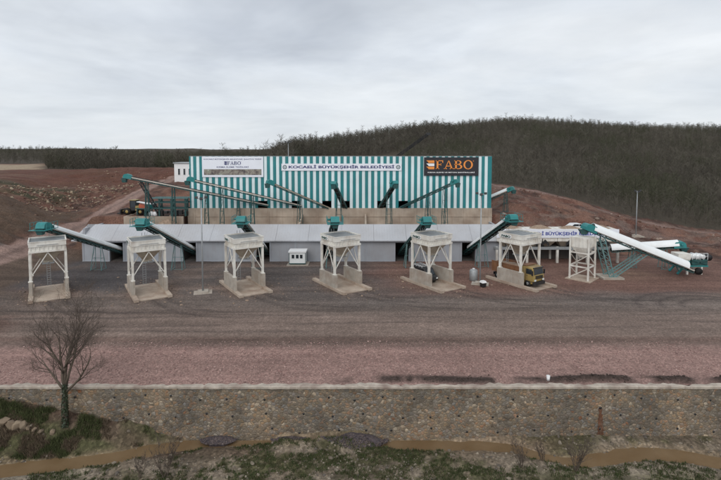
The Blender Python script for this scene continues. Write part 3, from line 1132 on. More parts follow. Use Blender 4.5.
# ------------------------------------------------------------------ hall on its plinth
YH = 99.2
hl, hr_ = at(190, 156, YH).x, at(491, 157, YH).x
z_top = at(340, 156.3, YH).z
z_bot = at(340, 208, YH).z
ZT = 7.5
hall = empty('striped_hall', ((hl + hr_) / 2, YH + 13, ZT))
tag(hall, 'big hall clad in teal and white vertical stripes above the grey bunker', 'building')
NST = 49
per = (hr_ - hl) / NST
tails_px = {'A': (264, 204), 'B': (297, 204.5), 'C': (326, 206.5), 'D': (345, 207), 'E': (381, 205.5), 'F': (404, 205.5)}
opens = []
for px_, w in ((264, .9), (297, .9), (326, .95), (345, .9), (381, .9), (404, .95)):
    x = at(px_, 205, YH).x
    opens.append((x - w, x + w))
cl = MB()
th_ = 0.05
for i in range(NST):
    x0 = hl + i * per
    for j, (a, b, mi, dy) in enumerate(((0, .5, 0, 0.0), (.5, 1.0, 1, -0.045))):
        xa, xb = x0 + a * per, x0 + b * per
        zb = z_bot
        for o0, o1 in opens:
            if (xa + xb) / 2 > o0 and (xa + xb) / 2 < o1:
                zb = z_bot + 1.5
        cl.mi = mi
        # each sheet is a shallow trapezoid rib
        r = (xb - xa) * 0.12
        poly = [(xa, YH, zb), (xa + r, YH - .05 + dy, zb), (xb - r, YH - .05 + dy, zb), (xb, YH, zb), (xb, YH + .06, zb), (xa, YH + .06, zb)]
        cl.prism(poly, (0, 0, z_top - zb))
cl.build('striped_cladding', [M['clad_white'], M['clad_teal']], hall, True)
sd = MB()
for side, xw in ((0, hl), (1, hr_)):
    for i in range(40):
        ya, yb = YH + .06 + i * .65, YH + .06 + (i + 1) * .65
        sd.mi = i % 2
        sd.box(xw - .04 - .03 * sd.mi, xw + .04 + .03 * sd.mi, ya, yb, ZT - 1, z_top - .02 - (.9 if i > 1 else 0))
sd.mi = 0
sd.box(hl, hr_, YH + 26.0, YH + 26.2, ZT - 1, z_top - .95)
sd.build('side_wall', [M['clad_white'], M['clad_teal']], hall, True)
rf = MB()
ym = YH + 13
zr = z_top - 1.15
rf.prism([(hl + .1, YH + .08, zr), (hl + .1, ym, zr + .25), (hl + .1, YH + 26.3, zr), (hl + .1, YH + 26.3, zr - .2), (hl + .1, YH + .08, zr - .2)], (hr_ - hl - .2, 0, 0))
rf.box(hl - .05, hr_ + .05, YH - .12, YH + .10, z_top + .002, z_top + .07)
rf.build('roof', M['roof'], hall, True)
for xa_, xb_ in ((hl - .15, hl + .12), (hr_ - .12, hr_ + .15)):
    tr = MB()
    tr.box(xa_, xb_, YH - .14, YH - .101, z_bot, z_top)
    tr.build('corner_trim', M['clad_teal'], hall, True)
# concrete plinth that the bins open against
pl = MB()
pl.box(hl - .6, hr_ + .3, YH - .35, YH + .9, 3.6, z_bot - .01)
x = hl + .5
while x < hr_:
    pl.box(x, x + .45, YH - .43, YH - .352, 3.6, z_bot - .15)
    x += per * 4.02
pl.box(hl - .6, hr_ + .3, YH - .47, YH - .352, (z_bot + 5.6) / 2 - .05, (z_bot + 5.6) / 2 + .06)
pl.build('plinth_wall', M['concrete_tan'], hall, True)

# boards fixed to the hall
def board(name, px0, py0, px1, py1, mat, label, thick=0.10, cat='sign'):
    a, b = at(px0, py0, YH - .15), at(px1, py1, YH - .15)
    rt = empty(name, ((a.x + b.x) / 2, YH - .15, b.z))
    tag(rt, label, cat)
    mb = MB()
    mb.box(a.x, b.x, YH - .17 - thick, YH - .15, b.z, a.z)
    mb.build('panel', mat, rt, True)
    return rt, a, b, YH - .17 - thick


rt, a, b, yf = board('photo_banner', 202, 156.6, 263.5, 177, M['banner_white'], 'white banner with a photo strip and blue writing on the hall')
w, h = b.x - a.x, a.z - b.z
cx = (a.x + b.x) / 2
lettering('KOCAELİ BÜYÜKŞEHİR BELEDİYESİ, ŞANTİYE TESİSİ', w * .94, h * .085, M['navy'], rt, (cx - rt.location.x, yf - rt.location.y, h * .875), bold=.02)
fabo(rt, cx - w * .085, b.z + h * .60, w * .22, h * .17, yf, M['navy'], [M['navy'], M['navy'], M['navy']])
lettering('KIRMA ELEME TESİSLERİ', w * .52, h * .09, M['navy'], rt, (cx - rt.location.x, yf - rt.location.y, h * .50), bold=.015)
mb = MB()
mb.box(a.x + w * .03, b.x - w * .03, yf - .012, yf, b.z + h * .10, b.z + h * .385)
mb.build('photo_strip', M['photo'], rt, True)

rt, a, b, yf = board('municipal_sign', 281.5, 163.6, 401.5, 170.6, M['banner_white'], 'long narrow white sign with blue municipality name across the stripes')
w, h = b.x - a.x, a.z - b.z
cx = (a.x + b.x) / 2
lettering('KOCAELİ BÜYÜKŞEHİR BELEDİYESİ', w * .88, h * .62, M['navy'], rt, (0, yf - rt.location.y, h * .53), bold=.035)
for sx in (-1, 1):
    ring = MB()
    c0 = cx + sx * w * .472
    for i in range(20):
        t0, t1 = 2 * math.pi * i / 20, 2 * math.pi * (i + 1) / 20
        ro, ri = h * .30, h * .19
        ring.prism([(c0 + ro * math.cos(t0), yf, b.z + h * .5 + ro * math.sin(t0)), (c0 + ro * math.cos(t1), yf, b.z + h * .5 + ro * math.sin(t1)),
                    (c0 + ri * math.cos(t1), yf, b.z + h * .5 + ri * math.sin(t1)), (c0 + ri * math.cos(t0), yf, b.z + h * .5 + ri * math.sin(t0))], (0, -.012, 0))
    ring.box(c0 - h * .10, c0 + h * .10, yf - .012, yf, b.z + h * .44, b.z + h * .56)
    ring.build('emblem', M['teal_dark'], rt, True)

rt, a, b, yf = board('maker_sign', 424, 157.2, 478.2, 175.6, M['banner_black'], 'black sign with large orange serif lettering on the hall', 0.14)
w, h = b.x - a.x, a.z - b.z
fabo(rt, a.x + w * .215, b.z + h * .36, w * .68, h * .47, yf, M['orange'], [M['orange'], M['plain_white'], M['orange']])
lettering('KIRMA ELEME VE BETON SANTRALLERİ', w * .86, h * .085, M['plain_white'], rt, ((a.x + b.x) / 2 - rt.location.x, yf - rt.location.y, h * .185), bold=.02)

# ------------------------------------------------------------------ aggregate bunker
YF = 89.8                                            # front wall plane
bx0, bx1 = -52.5, 26.9
open_x = [at(116.5, 255, YF).x, at(189.5, 255, YF).x, at(263, 255, YF).x, at(328, 255, YF).x, at(402, 255, YF).x, at(468.5, 255, YF).x]
OW, OH = 2.5, 3.55
bk = empty('aggregate_bunker', ((bx0 + bx1) / 2, YF, 0))
tag(bk, 'long blue grey concrete storage bunker with dark conveyor openings', 'building')
fw = MB()
edges = [bx0] + [e for x in open_x for e in (x - OW / 2, x + OW / 2)] + [bx1]
for i in range(0, len(edges), 2):
    fw.box(edges[i], edges[i + 1], YF, YF + .4, 0, 4.0)
for x in open_x:
    fw.box(x - OW / 2, x + OW / 2, YF, YF + .4, OH, 4.0)
    # tunnel behind each opening
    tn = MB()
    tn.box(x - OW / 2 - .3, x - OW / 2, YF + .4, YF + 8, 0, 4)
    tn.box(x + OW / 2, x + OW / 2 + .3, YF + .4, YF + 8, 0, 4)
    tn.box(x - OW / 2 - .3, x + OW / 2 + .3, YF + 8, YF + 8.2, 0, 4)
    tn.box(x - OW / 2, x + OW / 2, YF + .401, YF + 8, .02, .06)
    tn.build('tunnel', M['concrete_dark'], bk, True)  # dark base colour stands in for the shade inside the tunnel
fw.box(bx0, bx0 + .4, YF + .4, YH - .4, 0, 6.2)
fw.box(bx1 - .4, bx1, YF + .4, YH - .4, 0, 6.2)
fw.build('front_wall', M['bunker'], bk, True)
ps = MB()
for i, (x0, x1) in enumerate([(edges[k], edges[k + 1]) for k in range(0, len(edges), 2)]):
    n = 2 if x1 - x0 > 6 else 1
    for j in range(n + 1):
        xx = x0 + (x1 - x0) * j / n
        xx = min(max(xx, x0 + .16), x1 - .16)
        ps.box(xx - .15, xx + .15, YF - .07, YF - .003, 0.12, 3.7)
ps.box(bx0, bx1, YF - .12, YF - .003, 3.7, 3.95)
for i in range(0, len(edges), 2):
    ps.box(edges[i], edges[i + 1], YF - .16, YF - .003, 0, .11)
ps.build('pilaster', M['bunker'], bk, True)
fl = MB()
for x in open_x:
    fl.box(x - OW / 2 - .3, x + OW / 2 + .3, YF + .401, YF + 8, 4.0, 4.2)
fl.box(bx0 + .4, bx1 - .4, YF + .4, YH - .36, 4.2, 4.5)
fl.build('bin_floor', M['concrete_tan'], bk, True)
# leaning canopy over the front wall
y0c, z0c = YF - .75, at(300, 240.5, YF - .75).z
y1c, z1c = YF + 2.7, at(300, 224.2, YF + 2.7).z
ca = MB()
ca.prism([(bx0 - 1.6, y0c, z0c), (bx0 - .2, y1c, z1c), (bx0 - .2, y1c + .25, z1c - .05), (bx0 - .2, y1c + .25, z1c - .5), (bx0 - 1.6, y0c + .2, z0c - .22), (bx0 - 1.6, y0c, z0c - .18)], (1.3, 0, 0))
nsh = 13
for k in range(nsh):
    xa_ = bx0 - .3 + (bx1 - bx0 + .5) * k / nsh
    xb_ = bx0 - .3 + (bx1 - bx0 + .5) * (k + 1) / nsh - .035
    ca.prism([(xa_, y0c, z0c), (xa_, y1c, z1c), (xa_, y1c + .25, z1c - .05), (xa_, y1c + .25, z1c - .5), (xa_, y0c + .2, z0c - .22), (xa_, y0c, z0c - .18)], (xb_ - xa_, 0, 0))
ca.box(bx0 - .3, bx1 + .2, y1c + .01, y1c + .2, z1c - .45, z1c - .06)
ca.build('canopy', M['fascia'], bk, True)
for i in range(1, 6):
    pt = MB()
    xx = (open_x[i - 1] + open_x[i]) / 2
    pt.prism([(xx, y1c + .3, 4.5), (xx, YH - .5, 4.5), (xx, YH - .5, 7.8), (xx, y1c + 2.2, 6.5), (xx, y1c + .3, 6.3)], (.35, 0, 0))
    pt.build('bin_partition', M['concrete_tan'], bk, True)
for i, x in enumerate(open_x):
    hp = MB()
    hp.sm = True
    cxx, cyy, zz = x + random.uniform(-1, 1), YF + 6.5, 4.5
    n, rr = 22, 3.0
    vs = [(cxx, cyy, zz + 1.0 + random.uniform(0, .3))]
    for q, (rf_, hf) in enumerate(((.35, .62), (.7, .28), (1, 0))):
        for k in range(n):
            t = 2 * math.pi * k / n
            j = random.uniform(.9, 1.1)
            vs.append((cxx + rr * rf_ * j * 1.5 * math.cos(t), cyy + min(rr * rf_ * j * .8, 2.3) * math.sin(t), zz + 1.1 * hf * random.uniform(.85, 1.1)))
    fs = [(0, 1 + k, 1 + (k + 1) % n) for k in range(n)]
    for q in range(2):
        fs += [(1 + q * n + k, 1 + (q + 1) * n + k, 1 + (q + 1) * n + (k + 1) % n, 1 + q * n + (k + 1) % n) for k in range(n)]
    hp.add(vs, fs)
    o = hp.build('aggregate_heap', M['sandpile'])
    tag(o, 'heap of tan crushed stone inside an open bin of the bunker', 'heap', 'stone heaps in the bunker bins')

# left wing wall that holds the terrace
wl = MB()
wa = at(124, 217, 96.6)
wl.box(wa.x, hl - .65, 96.4, 96.8, 3.5, 7.6)
wl.box(wa.x, wa.x + .4, 96.8, 104, 3.5, 7.6)
o = wl.build('terrace_wall', M['concrete_tan'])
tag(o, 'tan concrete terrace wall beside the striped hall, under the loader', 'wall')


# ------------------------------------------------------------------ conveyors
def conveyor(name, T, H, label, group, w=1.0, cover=None, truss=0.42, legs=(), house=True, platform=False, frame_mat='teal_dark', top_mat='rail', leg_mat='teal_dark', hood=1.0):
    T, H = Vector(T), Vector(H)
    rt = empty(name, (T.x, T.y, T.z))
    tag(rt, label, 'conveyor', group)
    d = (H - T)
    L = d.length
    d.normalize()
    s = d.cross(Vector((0, 0, 1))).normalized()
    u = s.cross(d).normalized()

    def P(t, a=0.0, b=0.0):
        return T + d * (t * L) + s * a + u * b

    fr = MB()
    n = max(6, int(L / 1.3))
    for sg in (-1, 1):
        fr.bar(P(0, sg * w / 2, -truss), P(1, sg * w / 2, -truss), .11, .11, u)
        for i in range(n):
            t0, t1 = i / n, (i + 1) / n
            lo0, hi0 = P(t0, sg * w / 2, -truss), P(t0, sg * w / 2, -.1)
            lo1, hi1 = P(t1, sg * w / 2, -truss), P(t1, sg * w / 2, -.1)
            fr.bar(lo0, hi0, .07)
            if i % 2:
                fr.bar(lo0, hi1, .06)
            else:
                fr.bar(hi0, lo1, .06)
    for i in range(n + 1):
        fr.bar(P(i / n, -w / 2, -truss), P(i / n, w / 2, -truss), .08)
        fr.bar(P(i / n, -w / 2, -.12), P(i / n, w / 2, -.12), .08)
    fr.build('truss_frame', M[frame_mat], rt, True)
    ch = MB()
    for sg in (-1, 1):
        ch.bar(P(0, sg * w / 2, 0), P(1, sg * w / 2, 0), .10, .20, u)
    ch.build('side_channel', M[top_mat], rt, True)
    be = MB()
    be.bar(P(0.005, 0, .16), P(.995, 0, .16), w * .82, .05, u)
    be.bar(P(0.005, 0, -.28), P(.995, 0, -.28), w * .82, .04, u)
    for t in (0.01, 0.99):
        be.cyl(P(t, -w * .42, -.06), P(t, w * .42, -.06), .21, .21, 12)
    be.build('belt', M['rubber'], rt, True)
    if cover:
        t0, t1 = cover
        cv = MB()
        cv.sm = True
        rr = w * .66
        nseg = max(4, int((t1 - t0) * L / 2.0))

        def arc(tt, r2):
            return [P(tt, r2 * math.cos(math.pi * k / 12), .02 + r2 * math.sin(math.pi * k / 12) * 1.05) for k in range(13)]
        rows = [arc(t0 + (t1 - t0) * q / nseg, rr) for q in range(nseg + 1)]
        vs = [p_ for r_w in rows for p_ in r_w]
        cv.add(vs, [(q * 13 + k, q * 13 + k + 1, (q + 1) * 13 + k + 1, (q + 1) * 13 + k) for q in range(nseg) for k in range(12)])
        vs = [p_ for r_w in [arc(t0 + (t1 - t0) * q / nseg, rr - .04) for q in range(nseg + 1)] for p_ in r_w]
        cv.add(vs, [(q * 13 + k, (q + 1) * 13 + k, (q + 1) * 13 + k + 1, q * 13 + k + 1) for q in range(nseg) for k in range(12)])
        cv.sm = False
        for q in range(nseg + 1):
            tt = t0 + (t1 - t0) * q / nseg
            a1, a2 = arc(tt - .03 / L, rr + .012), arc(tt + .03 / L, rr + .012)
            b1, b2 = arc(tt - .03 / L, rr - .045), arc(tt + .03 / L, rr - .045)
            vs = a1 + a2 + b1 + b2
            cv.add(vs, [f_ for k in range(12) for f_ in ((k, k + 1, 14 + k, 13 + k), (k, 26 + k, 27 + k, k + 1), (13 + k, 14 + k, 40 + k, 39 + k))])
        cv.build('belt_cover', M['white'], rt, True)
    if house:
        hd = MB()
        lh = 1.35 * hood
        hw = w * .5 + .12
        poly = [P(1, -hw, -.38) - d * lh, P(1, -hw, .30 * hood) - d * lh, P(1, -hw, .62 * hood) - d * (lh * .75), P(1, -hw, .66 * hood) - d * .1, P(1, -hw, .45 * hood) + d * .30, P(1, -hw, .1) + d * .45, P(1, -hw, -.4) + d * .42]
        hd.prism(poly, s * (2 * hw))
        hd.build('head_housing', M['teal'], rt, True)
        ct = MB()
        c0 = P(1, 0, -.4) + d * .2
        c1 = c0 + Vector((0, 0, -.85))
        ct.frustum(c0, 2 * hw * .9, .9, c1, .7, .6)
        ct.build('discharge_chute', M['teal_dark'], rt, True)
        mt = MB()
        mt.sm = True
        mt.cyl(P(1, hw + .02, .25) - d * .3, P(1, hw + .45, .25) - d * .3, .17, .17, 12)
        mt.build('drive_motor', M['teal'], rt, True)
    if platform:
        pf = MB()
        zf = P(1).z - .45
        dh = Vector((d.x, d.y, 0)).normalized()
        base = Vector((P(1).x, P(1).y, zf))
        for sg in (-1, 1):
            a_ = base + s * (sg * (w / 2 + .42)) - dh * 1.7
            b_ = base + s * (sg * (w / 2 + .42)) + dh * .8
            pf.bar(a_, b_, .5, .05)
            ro = s * (sg * .24)
            for hgt in (.55, 1.05):
                pf.bar(a_ + ro + Vector((0, 0, hgt)), b_ + ro + Vector((0, 0, hgt)), .05)
            for k in range(4):
                q = a_ + (b_ - a_) * (k / 3) + ro
                pf.bar(q, q + Vector((0, 0, 1.05)), .05)
        pf.bar(base - s * (w / 2 + .68) + dh * 1.0, base + s * (w / 2 + .68) + dh * 1.0, .4, .05)
        pf.build('service_platform', M['teal'], rt, True)
    for (t, zb, spread, lean) in legs:
        top = P(t, 0, -truss - .05)
        lg = MB()
        for sg in (-1, 1):
            tp = top + s * (sg * w / 2)
            for e in (-1, 1):
                bt = Vector((top.x, top.y, zb)) + s * (sg * (w / 2 + spread * .25)) + Vector((d.x, d.y, 0)).normalized() * (lean + e * spread * .5)
                tq = tp + Vector((d.x, d.y, 0)).normalized() * (e * .22)
                lg.bar(tq, bt, .085)
        m_ = max(2, int((top.z - zb) / 1.8))
        dh = Vector((d.x, d.y, 0)).normalized()
        for sg in (-1, 1):
            def edge(e, k):
                f_ = k / m_
                bt = Vector((top.x, top.y, zb)) + s * (sg * (w / 2 + spread * .25)) + dh * (lean + e * spread * .5)
                tq = top + s * (sg * w / 2) + dh * (e * .22)
                return tq + (bt - tq) * f_
            for k in range(1, m_ + 1):
                if zb + .05 < edge(-1, k).z or k == m_:
                    q = Vector((0, 0, .12 if k == m_ else 0))
                    lg.bar(edge(-1, k) + q, edge(1, k) + q, .055)
                lg.bar(edge(-1, k - 1), edge(1, k), .04)
        for k in range(1, m_ + 1):
            f_ = k / m_
            hwid = w / 2 + spread * .25 * f_
            cpt = top + (Vector((top.x, top.y, zb)) + dh * lean - top) * f_
            lg.bar(cpt - s * hwid, cpt + s * hwid, .06)
        lg.build('trestle', M[leg_mat], rt, True)
    return rt


# ------------------------------------------------------------------ loading hoppers
HROT = R(-57)                                         # local +X is the way trucks drive out


def make_hopper():
    rt = empty('loading_hopper', (0, 0, 0))
    S = 1.98
    sl = MB()
    sl.box(-4.2, 4.6, -2.45, 2.45, -.25, .10)
    for sg in (-1, 1):
        sl.box(-4.7, 5.1, sg * 2.2 - .30, sg * 2.2 + .30, .05, .42)
    sl.build('slab', M['slab'], rt)
    for sg in (-1, 1):
        cw = MB()
        cw.box(-2.4, 2.5, sg * 2.2 - .21, sg * 2.2 + .21, .42, 2.35)
        cw.build('side_wall', M['concrete'], rt)
    for sx in (-1, 1):
        for sg in (-1, 1):
            lg = MB()
            lg.box(sx * S - .15, sx * S + .15, sg * S - .15 + sg * .2, sg * S + .15 + sg * .2, 2.35, 6.45)
            lg.box(sx * S - .28, sx * S + .28, sg * (S + .2) - .28, sg * (S + .2) + .28, 2.352, 2.42)
            lg.build('leg', M['cream'], rt)
    br = MB()
    yy = S + .2
    for sg in (-1, 1):
        br.bar((0, sg * yy, 6.35), (-S, sg * yy, 2.8), .11)
        br.bar((0, sg * yy, 6.35), (S, sg * yy, 2.8), .11)
        br.bar((sg * S, 0, 6.35), (sg * S, -yy, 2.9), .11)
        br.bar((sg * S, 0, 6.35), (sg * S, yy, 2.9), .11)
    br.build('bracing', M['cream'], rt)
    bx = MB()
    W = S + .32
    bx.box(-W, W, -W, W, 6.45, 6.72)
    # thin walled open bin in two tiers with stiffening ribs
    for z0, z1, ww in ((6.72, 7.30, W - .16), (7.30, 8.02, W - .02)):
        t = .12
        bx.box(-ww, ww, -ww, -ww + t, z0, z1)
        bx.box(-ww, ww, ww - t, ww, z0, z1)
        bx.box(-ww, -ww + t, -ww + t, ww - t, z0, z1)
        bx.box(ww - t, ww, -ww + t, ww - t, z0, z1)
    for sg in (-1, 1):
        for k in range(9):
            v = -W + .25 + k * (2 * W - .5) / 8
            bx.box(v - .05, v + .05, sg * (W - .12) - .06, sg * (W - .12) + .06, 6.73, 7.29)
            bx.box(sg * (W - .12) - .06, sg * (W - .12) + .06, v - .05, v + .05, 6.73, 7.29)
    bx.box(-W - .03, W + .03, -W - .03, -W + .08, 7.96, 8.06)
    bx.box(-W - .03, W + .03, W - .08, W + .03, 7.96, 8.06)
    bx.box(-W - .03, -W + .08, -W + .08, W - .08, 7.96, 8.06)
    bx.box(W - .08, W + .03, -W + .08, W - .08, 7.96, 8.06)
    bx.build('bin', M['cream'], rt)
    gt = MB()
    gt.box(-W + .13, W - .13, -W + .13, W - .13, 7.80, 7.86)
    for k in range(7):
        v = -W + .4 + k * (2 * W - .8) / 6
        gt.box(v - .04, v + .04, -W + .13, W - .13, 7.861, 7.93)
    gt.build('top_grating', M['galv'], rt)
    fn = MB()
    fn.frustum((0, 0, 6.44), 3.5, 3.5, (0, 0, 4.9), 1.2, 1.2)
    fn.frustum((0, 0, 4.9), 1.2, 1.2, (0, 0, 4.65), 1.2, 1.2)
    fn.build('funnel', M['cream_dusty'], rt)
    gt2 = MB()
    gt2.box(-.75, .75, -.75, .75, 4.45, 4.648)
    gt2.cyl((.6, 0, 4.55), (1.7, 0, 4.9), .09, .07, 8)
    gt2.build('discharge_gate', M['galv'], rt)
    ld_ = MB()
    for yy2 in (-.22, .22):
        ld_.bar((-S - .42, yy2, .5), (-S - .42, yy2, 8.5), .06)
    for k in range(22):
        ld_.bar((-S - .42, -.22, .7 + k * .34), (-S - .42, .22, .7 + k * .34), .04)
    ld_.build('ladder', M['galv'], rt)
    nm = MB()
    nm.box(-1.75, .25, -W - .10, -W - .031, 7.32, 7.80)
    npl = nm.build('name_plate', M['plain_white'], rt)
    t = lettering('FABO', 1.75, .38, M['green_dark'], npl, (-.75, -W - .10, 7.56), bold=.06)
    st = MB()
    st.box(W + .03, W + .06, -1.3, 1.3, 7.48, 7.54)
    st.build('slogan_strip', M['galv'], rt)
    return rt


hop_px = [(49.5, 292.5), (147.5, 291.5), (244.5, 287.5), (340.5, 285), (431, 283.5), (519, 282.5)]
hop = make_hopper()
hop_labels = ['cream truck loading hopper beside the pink dirt ramp, seen face on',
              'cream truck loading hopper between the ramp side hopper and the tall lamp mast',
              'cream truck loading hopper between the tall lamp mast and the white kiosk',
              'empty cream truck loading hopper just past the white kiosk',
              'cream truck loading hopper with a black van hidden behind its side wall',
              'cream truck loading hopper with a yellow truck driving out']
hops = []
for i, (px_, py_) in enumerate(hop_px):
    o = hop if i == 0 else copy_tree(hop)
    p = atz(px_, py_, 0)
    o.location = (p.x, p.y, 0)
    o.rotation_euler = (0, 0, HROT)
    tag(o, hop_labels[i], 'hopper', 'truck loading hoppers')
    hops.append(o)

head_px = [(42, 226.5), (141, 222.5), (241, 220), (335, 220.5), (427, 220.5), (513, 218)]
low_labels = ['covered teal conveyor feeding the hopper beside the dirt ramp',
              'covered teal conveyor feeding the second hopper from the dirt ramp',
              'steep teal conveyor feeding the hopper beside the tall lamp mast',
              'teal conveyor seen end on above the hopper past the white kiosk',
              'dark teal conveyor feeding the hopper with the hidden black van',
              'teal conveyor slanting up to the hopper with the yellow truck']
covers = [(.1, .93), (.1, .93), (.1, .9), (.1, .8), None, (.15, .92)]
for i in range(6):
    hy = hops[i].location.y - .3
    Hd = at(*head_px[i], hy)
    T = Vector((open_x[i] + (.25 if i < 2 else 0), YF + 3.2, 1.0))
    conveyor('feed_conveyor', T, Hd, low_labels[i], 'conveyors feeding the hoppers', 1.1, covers[i], .40, [(.40, 0, 1.6, 0)], True, True, 'teal_dark', 'rail' if i in (0, 1, 2) else 'teal_dark', 'teal_pale', 1.05)

# conveyors bringing stone out of the hall
up = [('A', (126, 176.2), 93, 'longest cream conveyor, reaching out over the dirt road', [(.22, 0), (.45, 0), (.68, 1), (.86, 1)]),
      ('B', (189, 179), 92.5, 'long cream conveyor ending at the corner of the hall', [(.45, 0), (.72, 0)]),
      ('C', (269, 182), 92.5, 'conveyor slanting up across the stripes below the photo banner edge', [(.5, 0)]),
      ('D', (334, 183.5), 92, 'steep dark conveyor nearest the middle of the striped hall', [(.6, 0)]),
      ('E', (395, 183), 92, 'steep dark conveyor tilting the opposite way beneath the end of the municipal sign', [(.6, 0)]),
      ('F', (456, 181.5), 92.5, 'dark conveyor rising beneath the black sign with orange letters', [(.5, 0), (.8, 0)])]
for key, hp_, hy, lab, legs in up:
    T = at(*tails_px[key], YH - .2)
    T = T + (T - at(*hp_, hy)).normalized() * .9
    lg = []
    for t, mode in legs:
        P_ = T + (at(*hp_, hy) - T) * t
        lg.append((t, 4.5 if P_.x > bx0 + 1 and P_.x < hl + 100 and P_.y < YH and P_.x > hl else hz(P_.x, P_.y), .9, 0))
    conveyor('stockpile_conveyor', T, at(*hp_, hy), lab, 'conveyors out of the hall', .8, None, .32, lg, True, False, 'teal_dark', 'rail' if key in 'AB' else 'cream_dusty' if key == 'C' else 'teal_dark', 'teal_dark', .8)
T, Hd = at(484, 200.5, 107), at(512, 188.5, 104)
conveyor('stockpile_conveyor', T, Hd, 'short conveyor poking out past the end wall of the hall', 'conveyors out of the hall', .8, (.1, .85), .45, [(.75, hz(Hd.x - 2, 104.5), .9, 0)], True, False, 'teal_dark', 'rail', 'teal_dark', .8)
# steep dark conveyor on the terrace under the longest one
T, Hd = at(163, 219, 97.5), at(141, 180.5, 94.5)
conveyor('discharge_conveyor', at(163.5, 219, 98.5), at(141, 181, 97), 'steep black conveyor standing under the longest cream conveyor', None, .8, None, .5, [(.62, 7.5, 1.2, 0)], False, False, 'black', 'black', 'teal_dark')

# big covered conveyor by the batching bins and the return conveyor behind
YS = 78.5
T, Hd = at(691, 269.5, 78.5), at(586, 227.5, 78)
big = conveyor('covered_conveyor', T, Hd, 'thick white covered conveyor climbing over the lattice silo tower', None, 1.6, (.06, .95), .42, [], True, False, 'teal_dark', 'rail', 'teal_pale', 1.15)
vb = MB()
ft = atz(609, 277.5, 0)
dline = (Hd - T)
for tgt in (.87, .47):
    top = T + dline * tgt - Vector((0, 0, .7))
    for sg in (-.75, .75):
        for e in (-.45, .45):
            vb.bar(top + Vector((e, sg, 0)), Vector((ft.x + e * .8, ft.y + sg * 1.3, .2)), .14)
    m_ = 7
    for k in range(m_):
        for sg in (-.75, .75):
            def pp(e, kk):
                tq = top + Vector((e, sg, 0))
                return tq + (Vector((ft.x + e * .8, ft.y + sg * 1.3, .2)) - tq) * (kk / m_)
            vb.bar(pp(-.45, k), pp(.45, k + 1), .07)
            vb.bar(pp(-.45, k + 1), pp(.45, k + 1), .07)
vb.build('support_strut', M['teal_pale'], big, True)
fb = MB()
fb.box(ft.x - 1.7, ft.x + 1.7, ft.y - 1.6, ft.y + 1.6, 0, .3)
fb.build('footing', M['concrete'], big, True)
T2, H2 = at(611, 249.5, 86.5), at(682, 245, 83.5)
conveyor('return_conveyor', T2, H2, 'low white covered conveyor passing behind the thick slanting one', None, 1.4, (.0, .94), .40, [(.3, 0, 1.2, 0), (.75, 0, 1.2, 0)], True, False, 'teal_dark', 'teal_dark', 'teal_pale', 1.1)

# ------------------------------------------------------------------ lattice silo tower
p = atz(582, 278.5, 0)
tw = empty('silo_tower', (p.x, p.y, 0), R(-45))
tag(tw, 'slim cream lattice tower with a small silo below the white conveyor head', 'silo')
h = 1.45
for sx in (-1, 1):
    for sy in (-1, 1):
        lg = MB()
        lg.box(sx * h - .12, sx * h + .12, sy * h - .12, sy * h + .12, .12, 6.9)
        lg.build('leg', M['cream'], tw)
bc = MB()
for sg in (-1, 1):
    for zz in (2.1, 4.35):
        bc.box(-h + .12, h - .12, sg * h - .08, sg * h + .08, zz, zz + .2)
        bc.box(sg * h - .08, sg * h + .08, -h + .12, h - .12, zz, zz + .2)
    bc.bar((-h, sg * h, .3), (h, sg * h, 2.1), .11)
    bc.bar((sg * h, h, .3), (sg * h, -h, 2.1), .11)
    bc.bar((-h, sg * h, 2.3), (h, sg * h, 4.3), .11)
    bc.bar((sg * h, h, 2.3), (sg * h, -h, 4.3), .11)
bc.build('bracing', M['cream'], tw)
si = MB()
si.box(-h + .14, h - .14, -h + .14, h - .14, 5.3, 6.9)
si.frustum((0, 0, 5.3), 2 * h - .3, 2 * h - .3, (0, 0, 3.5), .7, .7)
for k in range(5):
    v = -h + .3 + k * (2 * h - .6) / 4
    si.box(v - .04, v + .04, -h + .06, h - .06, 5.32, 6.88)
    si.box(-h + .06, h - .06, v - .04, v + .04, 5.33, 6.87)
si.build('silo_bin', M['cream'], tw)
sb = MB()
sb.box(-2, 2, -2, 2, -.1, .12)
sb.build('slab', M['slab'], tw)

